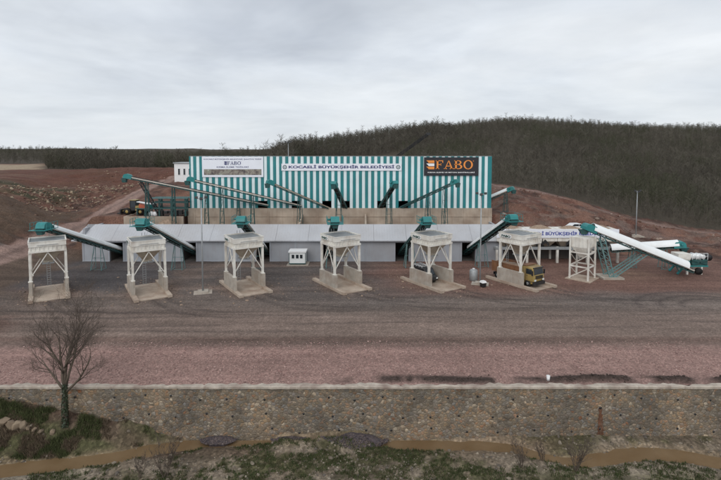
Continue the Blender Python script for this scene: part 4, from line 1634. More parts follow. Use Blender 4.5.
# ------------------------------------------------------------------ batching bins
YB = 88.5
xb0, xb1 = at(497, 250, YB).x, at(618, 250, YB).x
zb_t, zb_b = at(560, 229.3, YB).z, at(560, 237.8, YB).z
bb = empty('batching_bins', ((xb0 + xb1) / 2, YB, 0))
tag(bb, 'row of cream aggregate batching bins with a long white lettered band', 'bins')
nb_ = 4
bw = (xb1 - xb0) / nb_
for i in range(nb_):
    x0 = xb0 + i * bw
    mb = MB()
    mb.box(x0 + .05, x0 + bw - .05, YB + .12, YB + 3.4, zb_b - .7, zb_t - .05)
    mb.build('bin', M['cream'], bb, True)
    mb = MB()
    for q in (0.27, .73):
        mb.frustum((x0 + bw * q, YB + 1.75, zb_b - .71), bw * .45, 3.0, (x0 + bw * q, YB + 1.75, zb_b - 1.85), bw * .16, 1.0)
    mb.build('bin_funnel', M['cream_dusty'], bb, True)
    for q in (.5,):
        mb = MB()
        xx = x0 + bw * q
        mb.bar((xx, YB + .04, zb_b - .2), (xx, YB + .04, zb_b - 1.7), .12)
        for sg in (-1, 1):
            mb.prism([(xx + sg * .06, YB + .11, zb_b - .9), (xx + sg * .5, YB + .11, zb_b - .3), (xx + sg * 1.3, YB + .11, zb_b - 1.1), (xx + sg * 1.2, YB + .11, zb_b - 1.65), (xx + sg * .55, YB + .11, zb_b - 1.0), (xx + sg * .06, YB + .11, zb_b - 1.4)], (0, -.05, 0))
        mb.build('gate_actuator', M['black'], bb, True)
    lg = MB()
    lg.box(x0 - .2, x0 + .2, YB - .1, YB + .3, 0, zb_b - 1.7)
    lg.build('leg', M['cream'], bb, True)
    lg = MB()
    lg.box(x0 - .2, x0 + .2, YB + 3.405, YB + 3.595, 0, zb_b - .2)
    lg.build('leg', M['cream'], bb, True)
lg = MB()
lg.box(xb1 - .2, xb1 + .2, YB - .1, YB + .3, 0, zb_b - 1.7)
lg.build('leg', M['cream'], bb, True)
mb = MB()
mb.box(xb0 - .3, xb1 + .3, YB - .15, YB + .05, zb_b - 2.2, zb_b - 1.72)
mb.box(xb0 - .3, xb1 + .3, YB + 1.0, YB + 2.5, zb_b - 2.3, zb_b - 1.9)
mb.build('weigh_conveyor', M['galv'], bb, True)
mb = MB()
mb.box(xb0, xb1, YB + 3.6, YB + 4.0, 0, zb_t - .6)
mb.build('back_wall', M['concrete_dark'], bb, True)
mb = MB()
mb.box(xb0 - .1, xb1 + .1, YB - .02, YB + .08, zb_b, zb_t)
mb.build('sign_band', M['banner_white'], bb, True)
lettering('KOCAELİ BÜYÜKŞEHİR BELEDİYESİ', 15.7, (zb_t - zb_b) * .62, M['royal'], bb, (at(564, 233, YB).x - bb.location.x, -.021, (zb_t + zb_b) / 2), bold=.03)
for k in range(nb_):
    cone_heap_part(bb, (xb0 + bw * (k + .5), YB + 1.8, zb_t - .12), bw * .44, 1.4, .55 + .12 * (k % 2), M['sandpile'], 70 + k)

# ------------------------------------------------------------------ feeder at the foot of the big conveyor
p = atz(694, 279, 0)
fd = empty('feed_unit', (p.x + 1.7, 81.2, 0))
tag(fd, 'cream and teal feed unit with a black drum at the foot of the white conveyor', 'machine')
fd.scale = (1, 1, 1)
mb = MB()
mb.box(-2.4, 2.6, -1.1, -.9, 1.3, 1.55)
mb.box(-2.4, 2.6, .9, 1.1, 1.3, 1.55)
for x in (-2.3, -.6, 1.0, 2.45):
    mb.box(x, x + .15, -.9, .9, 1.32, 1.5)
mb.build('base_frame', M['teal'], fd)
for x in (-.9, 1.5):
    for sy in (-1, 1):
        mb = MB()
        mb.box(x - .13, x + .13, sy * 1.0 - .13, sy * 1.0 + .13, 0, 1.3)
        mb.build('leg', M['cream'], fd)
mb = MB()
mb.bar((-2.6, -1.05, .1), (-.6, -1.05, 2.3), .35, .2)
mb.bar((-2.6, 1.05, .1), (-.6, 1.05, 2.3), .35, .2)
mb.bar((-3.2, -1.05, 2.1), (-2.2, -1.05, .3), .12)
mb.build('brace', M['teal'], fd)
mb = MB()
mb.frustum((-1.3, 0, 1.6), 1.2, 1.4, (-1.4, 0, 2.6), 2.1, 2.0)
mb.box(-2.45, -.35, -1.0, 1.0, 2.6, 3.5)
mb.build('feed_hopper', M['cream'], fd)
mb = MB()
mb.box(-.15, 2.5, -1.0, 1.0, 1.56, 2.5)
mb.bar((-.1, -1.08, 2.4), (2.4, -1.08, 1.7), .12)
mb.bar((-.1, -1.08, 1.7), (2.4, -1.08, 2.4), .12)
mb.build('gearbox_housing', M['teal_dark'], fd)
for x, r in ((.2, .38), (1.0, .42), (1.85, .38)):
    mb = MB()
    mb.sm = True
    mb.cyl((x, -.9, 2.95), (x, .9, 2.95), r, r, 16)
    mb.build('white_cylinder', M['white'], fd)
mb = MB()
mb.sm = True
mb.cyl((3.1, -.55, 2.75), (3.1, .35, 2.75), .55, .55, 18)
mb.bar((2.4, 0, 2.3), (3.1, 0, 2.75), .2)
mb.build('drum', M['black'], fd)
mb = MB()
mb.sm = True
mb.cyl((1.05, -1.25, .55), (1.05, -.75, .55), .55, .55, 18)
mb.build('wheel', M['rubber'], fd)
mb = MB()
for k in range(5):
    xx = -.1 + k * .65
    mb.bar((xx, -1.0, 2.5), (xx, -1.0, 3.6), .05)
mb.bar((-.1, -1.0, 3.6), (2.5, -1.0, 3.6), .05)
mb.bar((-.1, -1.0, 3.1), (2.5, -1.0, 3.1), .04)
mb.build('guard_rail', M['white'], fd)


# ------------------------------------------------------------------ trucks
def truck(label, loc, rz, paint, bodymat):
    rt = empty('dump_truck', loc, rz)
    tag(rt, label, 'truck')
    mb = MB()
    mb.box(-4.3, 3.0, -.42, .42, .75, 1.02)
    mb.box(-4.2, -4.05, -1.1, 1.1, .5, .9)
    mb.build('chassis', M['black'], rt)
    cab = MB()
    prof = [(1.55, .95), (3.72, .95), (3.80, 1.55), (3.70, 2.0), (3.52, 2.95), (3.30, 3.1), (1.7, 3.1), (1.55, 2.95)]
    cab.prism([(x, -1.22, z) for x, z in prof], (0, 2.44, 0))
    cabo = cab.build('cab', M[paint], rt)
    cabo.modifiers.new('bevel', 'BEVEL').width = .06
    ws = MB()
    ws.prism([(3.735, -1.08, 2.02), (3.735, 1.08, 2.02), (3.575, 1.02, 2.86), (3.575, -1.02, 2.86)], (.02, 0, .004))
    ws.build('windscreen', M['glass'], rt)
    for sg in (-1, 1):
        sw = MB()
        y_ = sg * 1.225
        sw.prism([(2.35, y_, 2.02), (3.50, y_, 2.02), (3.36, y_, 2.82), (2.35, y_, 2.82)], (0, sg * .012, 0))
        sw.build('side_window', M['glass'], rt)
        dr = MB()
        dr.box(2.25, 2.28, y_ - .01, y_ + sg * .02 + .01, 1.1, 2.9)
        dr.box(2.4, 2.62, y_ - .02, y_ + .02, 1.75, 1.82)
        dr.build('door_handle', M['black'], rt)
        hl_ = MB()
        hl_.box(3.80, 3.86, sg * .95 - .2, sg * .95 + .2, 1.05, 1.32)
        hl_.build('headlight', M['lamp'], rt)
        mr = MB()
        mr.box(3.55, 3.72, sg * 1.42 - .1, sg * 1.42 + .1, 1.95, 2.65)
        mr.bar((3.45, sg * 1.22, 2.65), (3.62, sg * 1.42, 2.62), .05)
        mr.build('mirror', M['black'], rt)
    gl = MB()
    for k in range(4):
        gl.box(3.78, 3.845, -.85, .85, 1.38 + k * .13, 1.46 + k * .13)
    gl.build('grille', M['black'], rt)
    bm = MB()
    bm.box(3.6, 3.95, -1.24, 1.24, .45, .93)
    bm.build('bumper', M['black'], rt)
    vs = MB()
    vs.box(3.45, 3.78, -1.1, 1.1, 2.98, 3.08)
    vs.build('sun_visor', M['black'], rt)
    # open dump body with ribs and a lip over the cab
    db = MB()
    t = .1
    zf, zt = 1.15, 2.75
    db.box(-4.4, 1.35, -1.22, 1.22, zf, zf + .12)
    for sg in (-1, 1):
        db.box(-4.4, 1.35, sg * 1.22 - t / 2, sg * 1.22 + t / 2, zf, zt)
        for k in range(7):
            xx = -4.2 + k * .88
            db.box(xx - .06, xx + .06, sg * 1.30 - .05, sg * 1.30 + .05, zf, zt)
        db.box(-4.4, 1.35, sg * 1.29 - .07, sg * 1.29 + .07, zt - .02, zt + .1)
    db.box(1.30, 1.40, -1.22, 1.22, zf, zt + .5)
    db.box(-4.45, -4.36, -1.22, 1.22, zf, zt - .2)
    db.box(1.41, 2.3, -1.2, 1.2, zt + .42, zt + .5)
    db.build('dump_body', M[bodymat], rt)
    ld = MB()
    ld.sm = True
    vs, fs = [], []
    nx_, ny_ = 12, 6
    for i in range(nx_ + 1):
        for j in range(ny_ + 1):
            xx, yy2 = -4.3 + 5.55 * i / nx_, -1.15 + 2.3 * j / ny_
            e = min(i, nx_ - i) / 3 * min(j, ny_ - j) / 2
            vs.append((xx, yy2, 2.25 + .5 * min(e, 1) + random.uniform(-.06, .06)))
    for i in range(nx_):
        for j in range(ny_):
            q = i * (ny_ + 1) + j
            fs.append((q, q + ny_ + 1, q + ny_ + 2, q + 1))
    ld.add(vs, fs)
    ld.build('stone_load', M['sandpile'], rt)
    for x in (2.6, -1.9, -3.3):
        for sg in (-1, 1):
            wh_ = MB()
            wh_.sm = True
            ww = .32 if x > 0 else .55
            wh_.cyl((x, sg * (1.2 - ww), .52), (x, sg * 1.2, .52), .52, .52, 20)
            w_ = wh_.build('wheel', M['rubber'], rt)
            rm = MB()
            rm.sm = True
            rm.cyl((x, sg * 1.15, .52), (x, sg * 1.215, .52), .28, .2, 14)
            rm.build('rim', M['galv'], w_)
    mg = MB()
    for sg in (-1, 1):
        for k in range(8):
            a0, a1 = math.pi * k / 8, math.pi * (k + 1) / 8
            mg.bar((2.6 + .66 * math.cos(a0), sg * 1.05, .55 + .66 * math.sin(a0)), (2.6 + .66 * math.cos(a1), sg * 1.05, .55 + .66 * math.sin(a1)), .35, .05, (0, 1, 0))
    mg.build('mudguard', M[paint], rt)
    return rt


nvec = Vector((math.cos(HROT), math.sin(HROT), 0))
h6 = hops[5].location
truck('yellow dump truck with a worn orange body driving out of a hopper', h6 - nvec * .1 + Vector((0, 0, .10)), HROT, 'yellow', 'dump_orange')
h5 = hops[4].location
vn = empty('parked_van', h5 - nvec * 1.7 + Vector((0, 0, .10)), HROT)
tag(vn, 'black van with a white roof rack, mostly hidden behind a hopper side wall', 'van')
mb = MB()
prof = [(-2.3, .38), (2.2, .38), (2.35, .6), (2.3, 1.05), (1.75, 1.25), (1.15, 2.05), (.9, 2.2), (-2.15, 2.25), (-2.35, 2.1)]
mb.prism([(x, -.92, z) for x, z in prof], (0, 1.84, 0))
vb_ = mb.build('body', M['black'], vn)
vb_.modifiers.new('bevel', 'BEVEL').width = .05
for sg in (-1, 1):
    mb = MB()
    mb.prism([(-.1, sg * .925, 1.3), (1.45, sg * .925, 1.3), (1.0, sg * .925, 2.0), (-.1, sg * .925, 2.0)], (0, sg * .012, 0))
    mb.build('side_window', M['glass'], vn)
    mb = MB()
    mb.box(2.30, 2.36, sg * .68 - .16, sg * .68 + .16, .72, .95)
    mb.build('headlight', M['lamp'], vn)
    for x in (-1.45, 1.45):
        mb = MB()
        mb.sm = True
        mb.cyl((x, sg * .70, .34), (x, sg * .94, .34), .34, .34, 16)
        mb.build('wheel', M['rubber'], vn)
mb = MB()
mb.prism([(1.77, -.78, 1.3), (1.77, .78, 1.3), (1.22, .74, 2.0), (1.22, -.74, 2.0)], (.015, 0, .01))
mb.build('windscreen', M['glass'], vn)
mb = MB()
for y in (-.7, .7):
    mb.bar((-1.9, y, 2.42), (.4, y, 2.42), .07)
for x in (-1.8, -1.1, -.4, .3):
    mb.bar((x, -.75, 2.40), (x, .75, 2.40), .06)
    for y in (-.7, .7):
        mb.bar((x, y, 2.2), (x, y, 2.42), .05)
mb.build('roof_rack', M['plain_white'], vn)


# ------------------------------------------------------------------ lamp masts
def mast(label, p, hgt, ang=0.0, foot=True):
    rt = empty('lamp_mast', p, ang)
    tag(rt, label, 'lamp mast', 'tall floodlight masts')
    mb = MB()
    mb.sm = True
    mb.path([(0, 0, .3), (0, 0, hgt * .5), (0, 0, hgt)], [.125, .10, .07], 10)
    mb.build('pole', M['galv'], rt)
    if foot:
        mb = MB()
        mb.box(-.75, .75, -.75, .75, -.2, .30)
        mb.box(-1.3, 1.3, -1.0, 1.0, -.2, .08)
        mb.build('footing', M['concrete'], rt)
    mb = MB()
    mb.bar((-.75, 0, hgt - .05), (.75, 0, hgt - .05), .09)
    mb.bar((0, -.4, hgt - .25), (0, .4, hgt - .25), .08)
    mb.build('crossarm', M['galv'], rt)
    for x, y, z in ((-.65, -.12, 0), (.65, -.12, 0), (0, -.45, -.2), (0, .45, -.2)):
        mb = MB()
        mb.cbox((x, y, hgt + .12 + z), .42, .14, .30, Matrix.Rotation(R(-35 if y < 0 else 35), 3, 'X'))
        mb.build('floodlight', M['black'], rt)
    return rt


mast('grey floodlight mast standing in front of the white photo banner', atz(203, 292.5, 0), 14.0, .3)
mast('grey floodlight mast beside the small grey tank', atz(480, 284, 0), 14.2, -.3)
p3 = at(635.5, 246, 104)
mast('grey floodlight mast on the red earth slope above the white conveyor', Vector((p3.x, 104, hz(p3.x, 104))), at(636.5, 191, 104).z - hz(p3.x, 104), .2)
p4 = at(288.2, 142, 128)
mast('thin mast rising behind the roof of the striped hall', Vector((p4.x, 128, 7.5)), p4.z - 7.5, .0)

# ------------------------------------------------------------------ small things in the yard
p = atz(299, 262.5, 0)
kb = empty('site_kiosk', (p.x, 87.7, 0))
tag(kb, 'small white site kiosk with three windows by the bunker wall', 'kiosk')
mb = MB()
mb.box(-1.45, 1.45, -1.2, 1.2, .3, 2.35)
mb.build('body', M['white'], kb)
mb = MB()
mb.box(-1.62, 1.62, -1.35, 1.35, 2.36, 2.62)
mb.build('roof', M['plain_white'], kb)
mb = MB()
for x in (-1.53, 1.45):
    mb.box(x, x + .08, -1.28, -1.2, .3, 2.35)
    mb.box(x, x + .08, 1.2, 1.28, .3, 2.35)
mb.box(-1.53, 1.53, -1.27, -1.202, .26, .42)
mb.build('corner_frame', M['teal_dark'], kb)
for x in (-.78, 0, .72):
    mb = MB()
    mb.box(x - .30, x + .30, -1.235, -1.202, 1.25, 2.05)
    wn = mb.build('window', M['white'], kb)
    mb = MB()
    mb.box(x - .24, x + .24, -1.25, -1.236, 1.31, 1.99)
    mb.build('pane', M['glass'], wn)
mb = MB()
mb.box(-1.9, 2.0, -1.7, 1.4, 0, .16)
mb.build('slab', M['concrete'], kb)
mb = MB()
for x in (-1.2, 1.2):
    mb.box(x - .15, x + .15, -1.0, 1.0, .16, .30)
mb.build('skid', M['black'], kb)

p = atz(473.5, 280.5, 0)
tk = empty('water_tank', p)
tag(tk, 'small upright grey tank standing next to a floodlight mast', 'tank')
mb = MB()
mb.sm = True
mb.path([(0, 0, 0.05), (0, 0, .1), (0, 0, 1.6), (0, 0, 1.8), (0, 0, 1.9)], [.6, .66, .66, .5, .2], 20)
mb.build('shell', M['galv'], tk)
mb = MB()
mb.sm = True
mb.cyl((0, 0, 1.88), (0, 0, 2.0), .2, .2, 14)
mb.build('lid', M['plain_white'], tk)
mb = MB()
for k in range(3):
    a_ = k * 2.1
    mb.box(.45 * math.cos(a_) - .08, .45 * math.cos(a_) + .08, .45 * math.sin(a_) - .08, .45 * math.sin(a_) + .08, 0, .12)
mb.build('foot', M['black'], tk)

p = atz(483, 287, 0)
bn_ = empty('waste_bin', p, .4)
tag(bn_, 'little black bin with a white top at the foot of a mast', 'bin')
mb = MB()
mb.frustum((0, 0, .05), .6, .6, (0, 0, .7), .75, .75)
mb.build('body', M['black'], bn_)
mb = MB()
mb.frustum((0, 0, .7), .82, .82, (0, 0, .98), .62, .62)
mb.build('lid', M['plain_white'], bn_)

p = atz(551, 384, 0.05)
bu = empty('paint_bucket', (p.x, 42.6, hz(p.x, 42.6)))
tag(bu, 'white bucket left on dark earth at the edge of the river wall', 'bucket')
mb = MB()
mb.sm = True
mb.cyl((0, 0, 0), (0, 0, .42), .13, .16, 16)
mb.build('body', M['plain_white'], bu)
mb = MB()
mb.sm = True
mb.cyl((0, 0, .42), (0, 0, .45), .175, .175, 16)
mb.build('lid', M['plain_white'], bu)

# white car on the ramp behind the bins
pc = at(577, 229.5, 99)
cz = hz(pc.x, 99)
car = empty('parked_car', (pc.x, 99, max(cz, pc.z - .2)), R(8))
tag(car, 'white car parked on the earth ramp behind the conveyor head', 'car')
mb = MB()
prof = [(-2.1, .35), (2.1, .35), (2.15, .75), (1.95, .95), (1.0, 1.02), (.45, 1.5), (-1.2, 1.52), (-1.9, 1.05), (-2.15, .95)]
mb.prism([(x, -.85, z) for x, z in prof], (0, 1.7, 0))
bo = mb.build('body', M['car_white'], car)
bo.modifiers.new('bevel', 'BEVEL').width = .05
for sg in (-1, 1):
    mb = MB()
    mb.prism([(-.05, sg * .855, 1.03), (.88, sg * .855, 1.03), (.42, sg * .855, 1.44), (-.05, sg * .855, 1.44)], (0, sg * .01, 0))
    mb.prism([(-1.6, sg * .855, 1.08), (-.15, sg * .855, 1.05), (-.15, sg * .855, 1.44), (-1.15, sg * .855, 1.45)], (0, sg * .01, 0))
    mb.build('side_window', M['glass'], car)
    for x in (-1.35, 1.35):
        mb = MB()
        mb.sm = True
        mb.cyl((x, sg * .66, .33), (x, sg * .88, .33), .33, .33, 16)
        mb.build('wheel', M['rubber'], car)
mb = MB()
mb.prism([(1.02, -.72, 1.05), (1.02, .72, 1.05), (.50, .68, 1.46), (.50, -.68, 1.46)], (.015, 0, .015))
mb.build('windscreen', M['glass'], car)
rp = MB()
zc = car.location.z
rp.sm = True
vs, fs = [], []
for i in range(11):
    for j in range(7):
        u_, v_ = i / 10 * 2 - 1, j / 6 * 2 - 1
        e = (1 - u_ ** 4) * (1 - v_ ** 4)
        xx, yy2 = pc.x + u_ * 7, 99 + v_ * 4
        base = hz(xx, yy2) - .6
        vs.append((xx, yy2, base + (zc - base) * e ** .35 if e > 0 else base))
for i in range(10):
    for j in range(6):
        q = i * 7 + j
        fs.append((q, q + 7, q + 8, q + 1))
rp.add(vs, fs)
tag(rp.build('ramp_terrain', surf('red_earth_fill', (0.11, 0.055, 0.042), .95, 0, .3, .8, .4, (0.16, 0.10, 0.08), .6, 3, False)), kind='structure')

# ------------------------------------------------------------------ terrace left of the hall
p = at(135, 215.5, 100)
ld = empty('wheel_loader', (p.x, 100.5, 7.5), R(175))
tag(ld, 'yellow and black wheel loader on the terrace beside the dirt road', 'loader')
mb = MB()
mb.box(-2.6, -.4, -.9, .9, .9, 1.9)
mb.build('engine_body', M['yellow'], ld)
mb = MB()
mb.box(-.4, .9, -.75, .75, .9, 1.6)
for x in (-.38, .8):
    for y in (-.75, .65):
        mb.box(x, x + .1, y, y + .1, 1.6, 3.0)
mb.build('cab', M['black'], ld)
mb = MB()
mb.box(-.5, 1.0, -.85, .85, 3.0, 3.12)
mb.build('cab_roof', M['yellow'], ld)
mb = MB()
mb.box(-.3, .82, -.68, .68, 1.6, 2.98)
mb.build('cab_glass', M['glass'], ld)
mb = MB()
mb.bar((.9, -.5, 1.4), (2.7, -.5, .7), .2, .3)
mb.bar((.9, .5, 1.4), (2.7, .5, .7), .2, .3)
mb.build('lift_arm', M['yellow'], ld)
mb = MB()
mb.prism([(2.6, -1.3, .2), (3.5, -1.3, .2), (3.3, -1.3, .45), (2.8, -1.3, .5), (2.75, -1.3, 1.2), (2.55, -1.3, 1.2)], (0, 2.6, 0))
mb.build('bucket', M['black'], ld)
for x in (-1.6, 1.3):
    for sg in (-1, 1):
        mb = MB()
        mb.sm = True
        mb.cyl((x, sg * .75, .72), (x, sg * 1.25, .72), .72, .72, 18)
        w_ = mb.build('wheel', M['rubber'], ld)
        mb = MB()
        mb.sm = True
        mb.cyl((x, sg * 1.2, .72), (x, sg * 1.27, .72), .36, .3, 14)
        mb.build('rim', M['yellow'], w_)

p = at(146.5, 214.5, 99.5)
sc_ = empty('screening_machine', (p.x, 99.6, 7.5), R(-6))
tag(sc_, 'teal and orange screening machine with a white chute beside the loader', 'machine')
mb = MB()
for x in (-1.6, 1.6):
    for y in (-.8, .8):
        mb.box(x - .1, x + .1, y - .1, y + .1, 0, 1.3)
mb.box(-1.9, 1.9, -.95, .95, 1.3, 1.5)
mb.build('frame', M['teal_dark'], sc_)
mb = MB()
mb.prism([(-1.2, -.8, 1.5), (.2, -.8, 1.5), (.0, -.8, 2.1), (-1.2, -.8, 2.3)], (0, 1.6, 0))
mb.build('hopper_box', M['red'], sc_)
mb = MB()
mb.frustum((1.2, 0, 1.5), .7, .9, (1.2, 0, 2.3), 1.5, 1.6)
mb.build('feed_box', M['teal'], sc_)
mb = MB()
mb.bar((-1.9, 0, 2.75), (1.7, 0, 2.2), 1.0, .12)
mb.build('chute', M['white'], sc_)
for k, px_ in enumerate((152, 156)):
    q = at(px_, 216.3, 98.2)
    mb = MB()
    mb.sm = True
    mb.path([(0, 0, 0), (0, 0, .1), (0, 0, .6), (0, 0, .85), (0, 0, .95)], [.35, .48, .5, .4, .1], 10)
    o = mb.build('bulk_bag', M['plain_white'])
    o.location = (q.x, 98.0, 7.5)
    tag(o, 'white bulk bag at the edge of the terrace below the screening machine', 'bag', 'white bulk bags')

wk = empty('pipe_gantry', (at(172, 212, 98).x, 98, 7.5))
tag(wk, 'teal gantry of horizontal beams on posts next to the hall corner', 'gantry')
for px_ in (160, 172, 186):
    q = at(px_, 210, 98)
    mb = MB()
    mb.box(q.x - .15, q.x + .15, 97.6, 97.9, 7.5, 11.2)
    mb.box(q.x - .15, q.x + .15, 98.8, 99.1, 7.5, 11.2)
    for k in range(3):
        mb.bar((q.x, 97.75, 7.7 + k * 1.15), (q.x, 98.95, 8.8 + k * 1.15), .08)
    mb.build('post', M['teal_dark'], wk, True)
for z in (9.0, 10.2, 11.1):
    mb = MB()
    x0, x1 = at(153, 210, 98).x, at(189, 210, 98).x
    mb.box(x0, x1, 97.45, 97.59, z, z + .28)
    mb.box(x0, x1, 99.11, 99.25, z, z + .28)
    mb.build('beam', M['teal_dark'] if z < 11 else M['teal_pale'], wk, True)
mb = MB()
for k in range(7):
    xx = at(156, 210, 98).x + k * 1.0
    mb.cbox((xx, 98.3, 8.0 + random.uniform(0, .3)), .7, .9, random.uniform(.5, 1.1))
mb.build('machinery_block', M['black'], wk, True)


q = at(172, 222, 97.6)
tag(cone_heap('sand_heap', (q.x, 95.2, 4.6), 4.0, 2.2, 2.6, M['sandpile'], 3), 'tan sand heap against the terrace wall behind the canopy', 'heap')

# white house far behind the hall
q0, q1 = at(174.5, 180, 158), at(205, 163.5, 158)
hs_ = empty('white_house', ((q0.x + q1.x) / 2, 161, 10))
tag(hs_, 'plain white flat roofed house partly hidden behind the hall corner', 'house')
mb = MB()
mb.box(q0.x, q1.x, 158, 165, 9, q1.z)
mb.build('wall', M['plain_white'], hs_, True)
mb = MB()
mb.box(q0.x - .3, q1.x + .3, 157.7, 165.3, q1.z + .01, q1.z + .35)
mb.build('roof', M['roof'], hs_, True)
for k in range(4):
    xx = q0.x + 1.2 + k * 1.75
    mb = MB()
    mb.box(xx, xx + .75, 157.93, 157.99, q1.z - 3.8, q1.z - 1.6)
    wn = mb.build('window', M['plain_white'], hs_, True)
    mb = MB()
    mb.box(xx + .08, xx + .67, 157.9, 157.928, q1.z - 3.7, q1.z - 1.7)
    pn = mb.build('pane', M['glass'], None)
    pn.parent = wn
    pn.location = -hs_.location

# jib behind the hall
j0, j1 = at(396.5, 157, 127.5), at(427.5, 134.5, 127.5)
dj = (j1 - j0).normalized()
base = j0 - dj * ((j0.z - 9.2) / dj.z)
jb = empty('loading_jib', base)
tag(jb, 'thin dark boom slanting up above the hall roof against the wood', 'boom')
mb = MB()
for sy in (-.3, .3):
    mb.bar(base + Vector((0, sy, 0)), j1 + Vector((0, sy * .4, 0)), .30, .85)
nn = 14
for k in range(nn):
    a_ = base + (j1 - base) * (k / nn)
    mb.bar(a_ + Vector((0, -.3, 0)), a_ + (j1 - base) / nn + Vector((0, .25, 0)), .08)
mb.build('boom', M['rubber'], jb, True)
mb = MB()
mb.cbox((base.x, base.y, 8.4), 2.4, 1.8, 1.9)
mb.bar((base.x + 3, base.y, 7.5), base + dj * 5, .25)
mb.build('pedestal', M['black'], jb, True)
mb = MB()
mb.cbox(j1 + dj * .3, 1.1, .7, .6)
mb.build('tip', M['black'], jb, True)


# ------------------------------------------------------------------ woods on the hill
def tree_template(seed, h, n_br, spread):
    r = random.Random(seed)
    V, Fc = [], []

    def strip(p, q, w0, w1, face):
        d = (q - p)
        s = d.cross(face)
        if s.length < 1e-4:
            s = d.orthogonal()
        s.normalize()
        b = len(V)
        V.extend([p - s * w0, p + s * w0, q + s * w1, q - s * w1])
        Fc.extend([(b, b + 1, b + 2), (b, b + 2, b + 3)])

    top = Vector((r.uniform(-.4, .4), r.uniform(-.4, .4), h * .93))
    for fc in (Vector((1, 0, 0)), Vector((0, 1, 0))):
        strip(Vector((0, 0, -.5)), top * .55, .10, .06, fc)
        strip(top * .55, top, .06, .015, fc)
    for i in range(n_br):
        t = r.uniform(.06, .95)
        p = top * t
        a = r.uniform(0, 6.283)
        ln = spread * (1.15 - t * .75) * r.uniform(.6, 1.2)
        d = Vector((math.cos(a), math.sin(a), r.uniform(.55, 1.3))).normalized()
        q = p + d * ln
        fc = Vector((r.uniform(-1, 1), r.uniform(-1, 1), r.uniform(-.4, .4)))
        strip(p, q, .05, .022, fc)
        for _ in range(3):
            u = r.uniform(.35, 1.0)
            m_ = p + d * ln * u
            e = (d + Vector((r.uniform(-.8, .8), r.uniform(-.8, .8), r.uniform(-.1, .7)))).normalized()
            strip(m_, m_ + e * ln * r.uniform(.3, .6), .036, .010, Vector((r.uniform(-1, 1), r.uniform(-1, 1), r.uniform(-.4, .4))))
    return np.array([tuple(v) for v in V]), np.array(Fc)


TPL = [tree_template(s, h, n, sp) for s, h, n, sp in ((1, 9.0, 26, 2.9), (2, 8.2, 28, 3.0), (3, 10.2, 28, 2.7), (4, 7.0, 24, 2.5), (5, 9.4, 30, 3.2))]


def scatter_woods():
    pts = []
    def jgrid(x0, x1, y0, y1, s):
        gx_, gy_ = np.meshgrid(np.arange(x0, x1, s), np.arange(y0, y1, s))
        gx_ = gx_ + rng.uniform(-s * .5, s * .5, gx_.shape)
        gy_ = gy_ + rng.uniform(-s * .5, s * .5, gy_.shape)
        return gx_.ravel(), gy_.ravel()
    for x0, x1, y0, y1, s in ((24, 330, 100, 420, 2.45), (-60, 24, 300, 440, 3.0), (-330, -38, 232, 345, 2.6), (-640, -60, 345, 840, 6.5)):
        X, Y = jgrid(x0, x1, y0, y1, s)
        k = forest_mask(X, Y) & (np.abs(X) < 0.86 * Y + 12)
        if x0 == -60:
            k &= True
        pts.append(np.stack([X[k], Y[k]], 1))
    P = np.concatenate(pts)
    Z = height(P[:, 0], P[:, 1])
    return P, Z


WP, WZs = scatter_woods()
print('wood trees', len(WP))


def build_woods():
    n = len(WP)
    tint = fbm(WP[:, 0] / 30, WP[:, 1] / 30, 201)
    green = sstep(.52, .66, fbm(WP[:, 0] / 17, WP[:, 1] / 17, 222))
    kind = rng.integers(0, len(TPL), n)
    rot = rng.uniform(0, 6.283, n)
    edge = np.clip((WP[:, 1] - forest_edge(WP[:, 0])) / 14, 0, 1)
    scl = rng.uniform(.46, .86, n) * np.where(rng.random(n) < .08, 1.22, 1.0) * np.where((WP[:, 0] < 62) & (WP[:, 1] > 300) & (WP[:, 0] > -60), 1.45, 1.0) * np.where((WP[:, 0] < -30) & (WP[:, 1] > 232), .7 + .75 * fbm(WP[:, 0] / 13, WP[:, 1] / 40, 277), 1.0) * (1 + .25 * (WP[:, 1] < 345) * (WP[:, 0] < -30)) * np.where(WP[:, 0] > 24, .6 + .4 * edge, 1.0)
    base = np.array([0.108, 0.098, 0.080])
    Vs, Fs, Cs = [], [], []
    off = 0
    for k, (tv, tf) in enumerate(TPL):
        I = np.where(kind == k)[0]
        if not len(I):
            continue
        c, s = np.cos(rot[I])[:, None], np.sin(rot[I])[:, None]
        sc = scl[I][:, None]
        X = (tv[None, :, 0] * c - tv[None, :, 1] * s) * sc + WP[I, 0][:, None]
        Y = (tv[None, :, 0] * s + tv[None, :, 1] * c) * sc + WP[I, 1][:, None]
        Z = tv[None, :, 2] * sc + WZs[I][:, None]
        Vs.append(np.stack([X, Y, Z], -1).reshape(-1, 3))
        nv = len(tv)
        Fs.append((tf[None] + (np.arange(len(I)) * nv)[:, None, None] + off).reshape(-1, 3))
        col = base[None] * (0.72 + .62 * rng.random(len(I)))[:, None] * (.75 + .5 * tint[I])[:, None]
        gcol = np.array([0.078, 0.082, 0.052])
        gg = (green[I] * .8)[:, None]
        col = col * (1 - gg) + gcol * gg
        col = np.concatenate([col, np.ones((len(I), 1))], 1)
        Cs.append(np.repeat(col[:, None], nv, 1).reshape(-1, 4))
        off += nv * len(I)
    o = np_mesh('woods', np.concatenate(Vs), np.concatenate(Fs), M['forest'], False, np.concatenate(Cs))
    tag(o, 'dense leafless brown wood covering the hill and plateau behind the yard', 'wood', None, 'stuff')


build_woods()


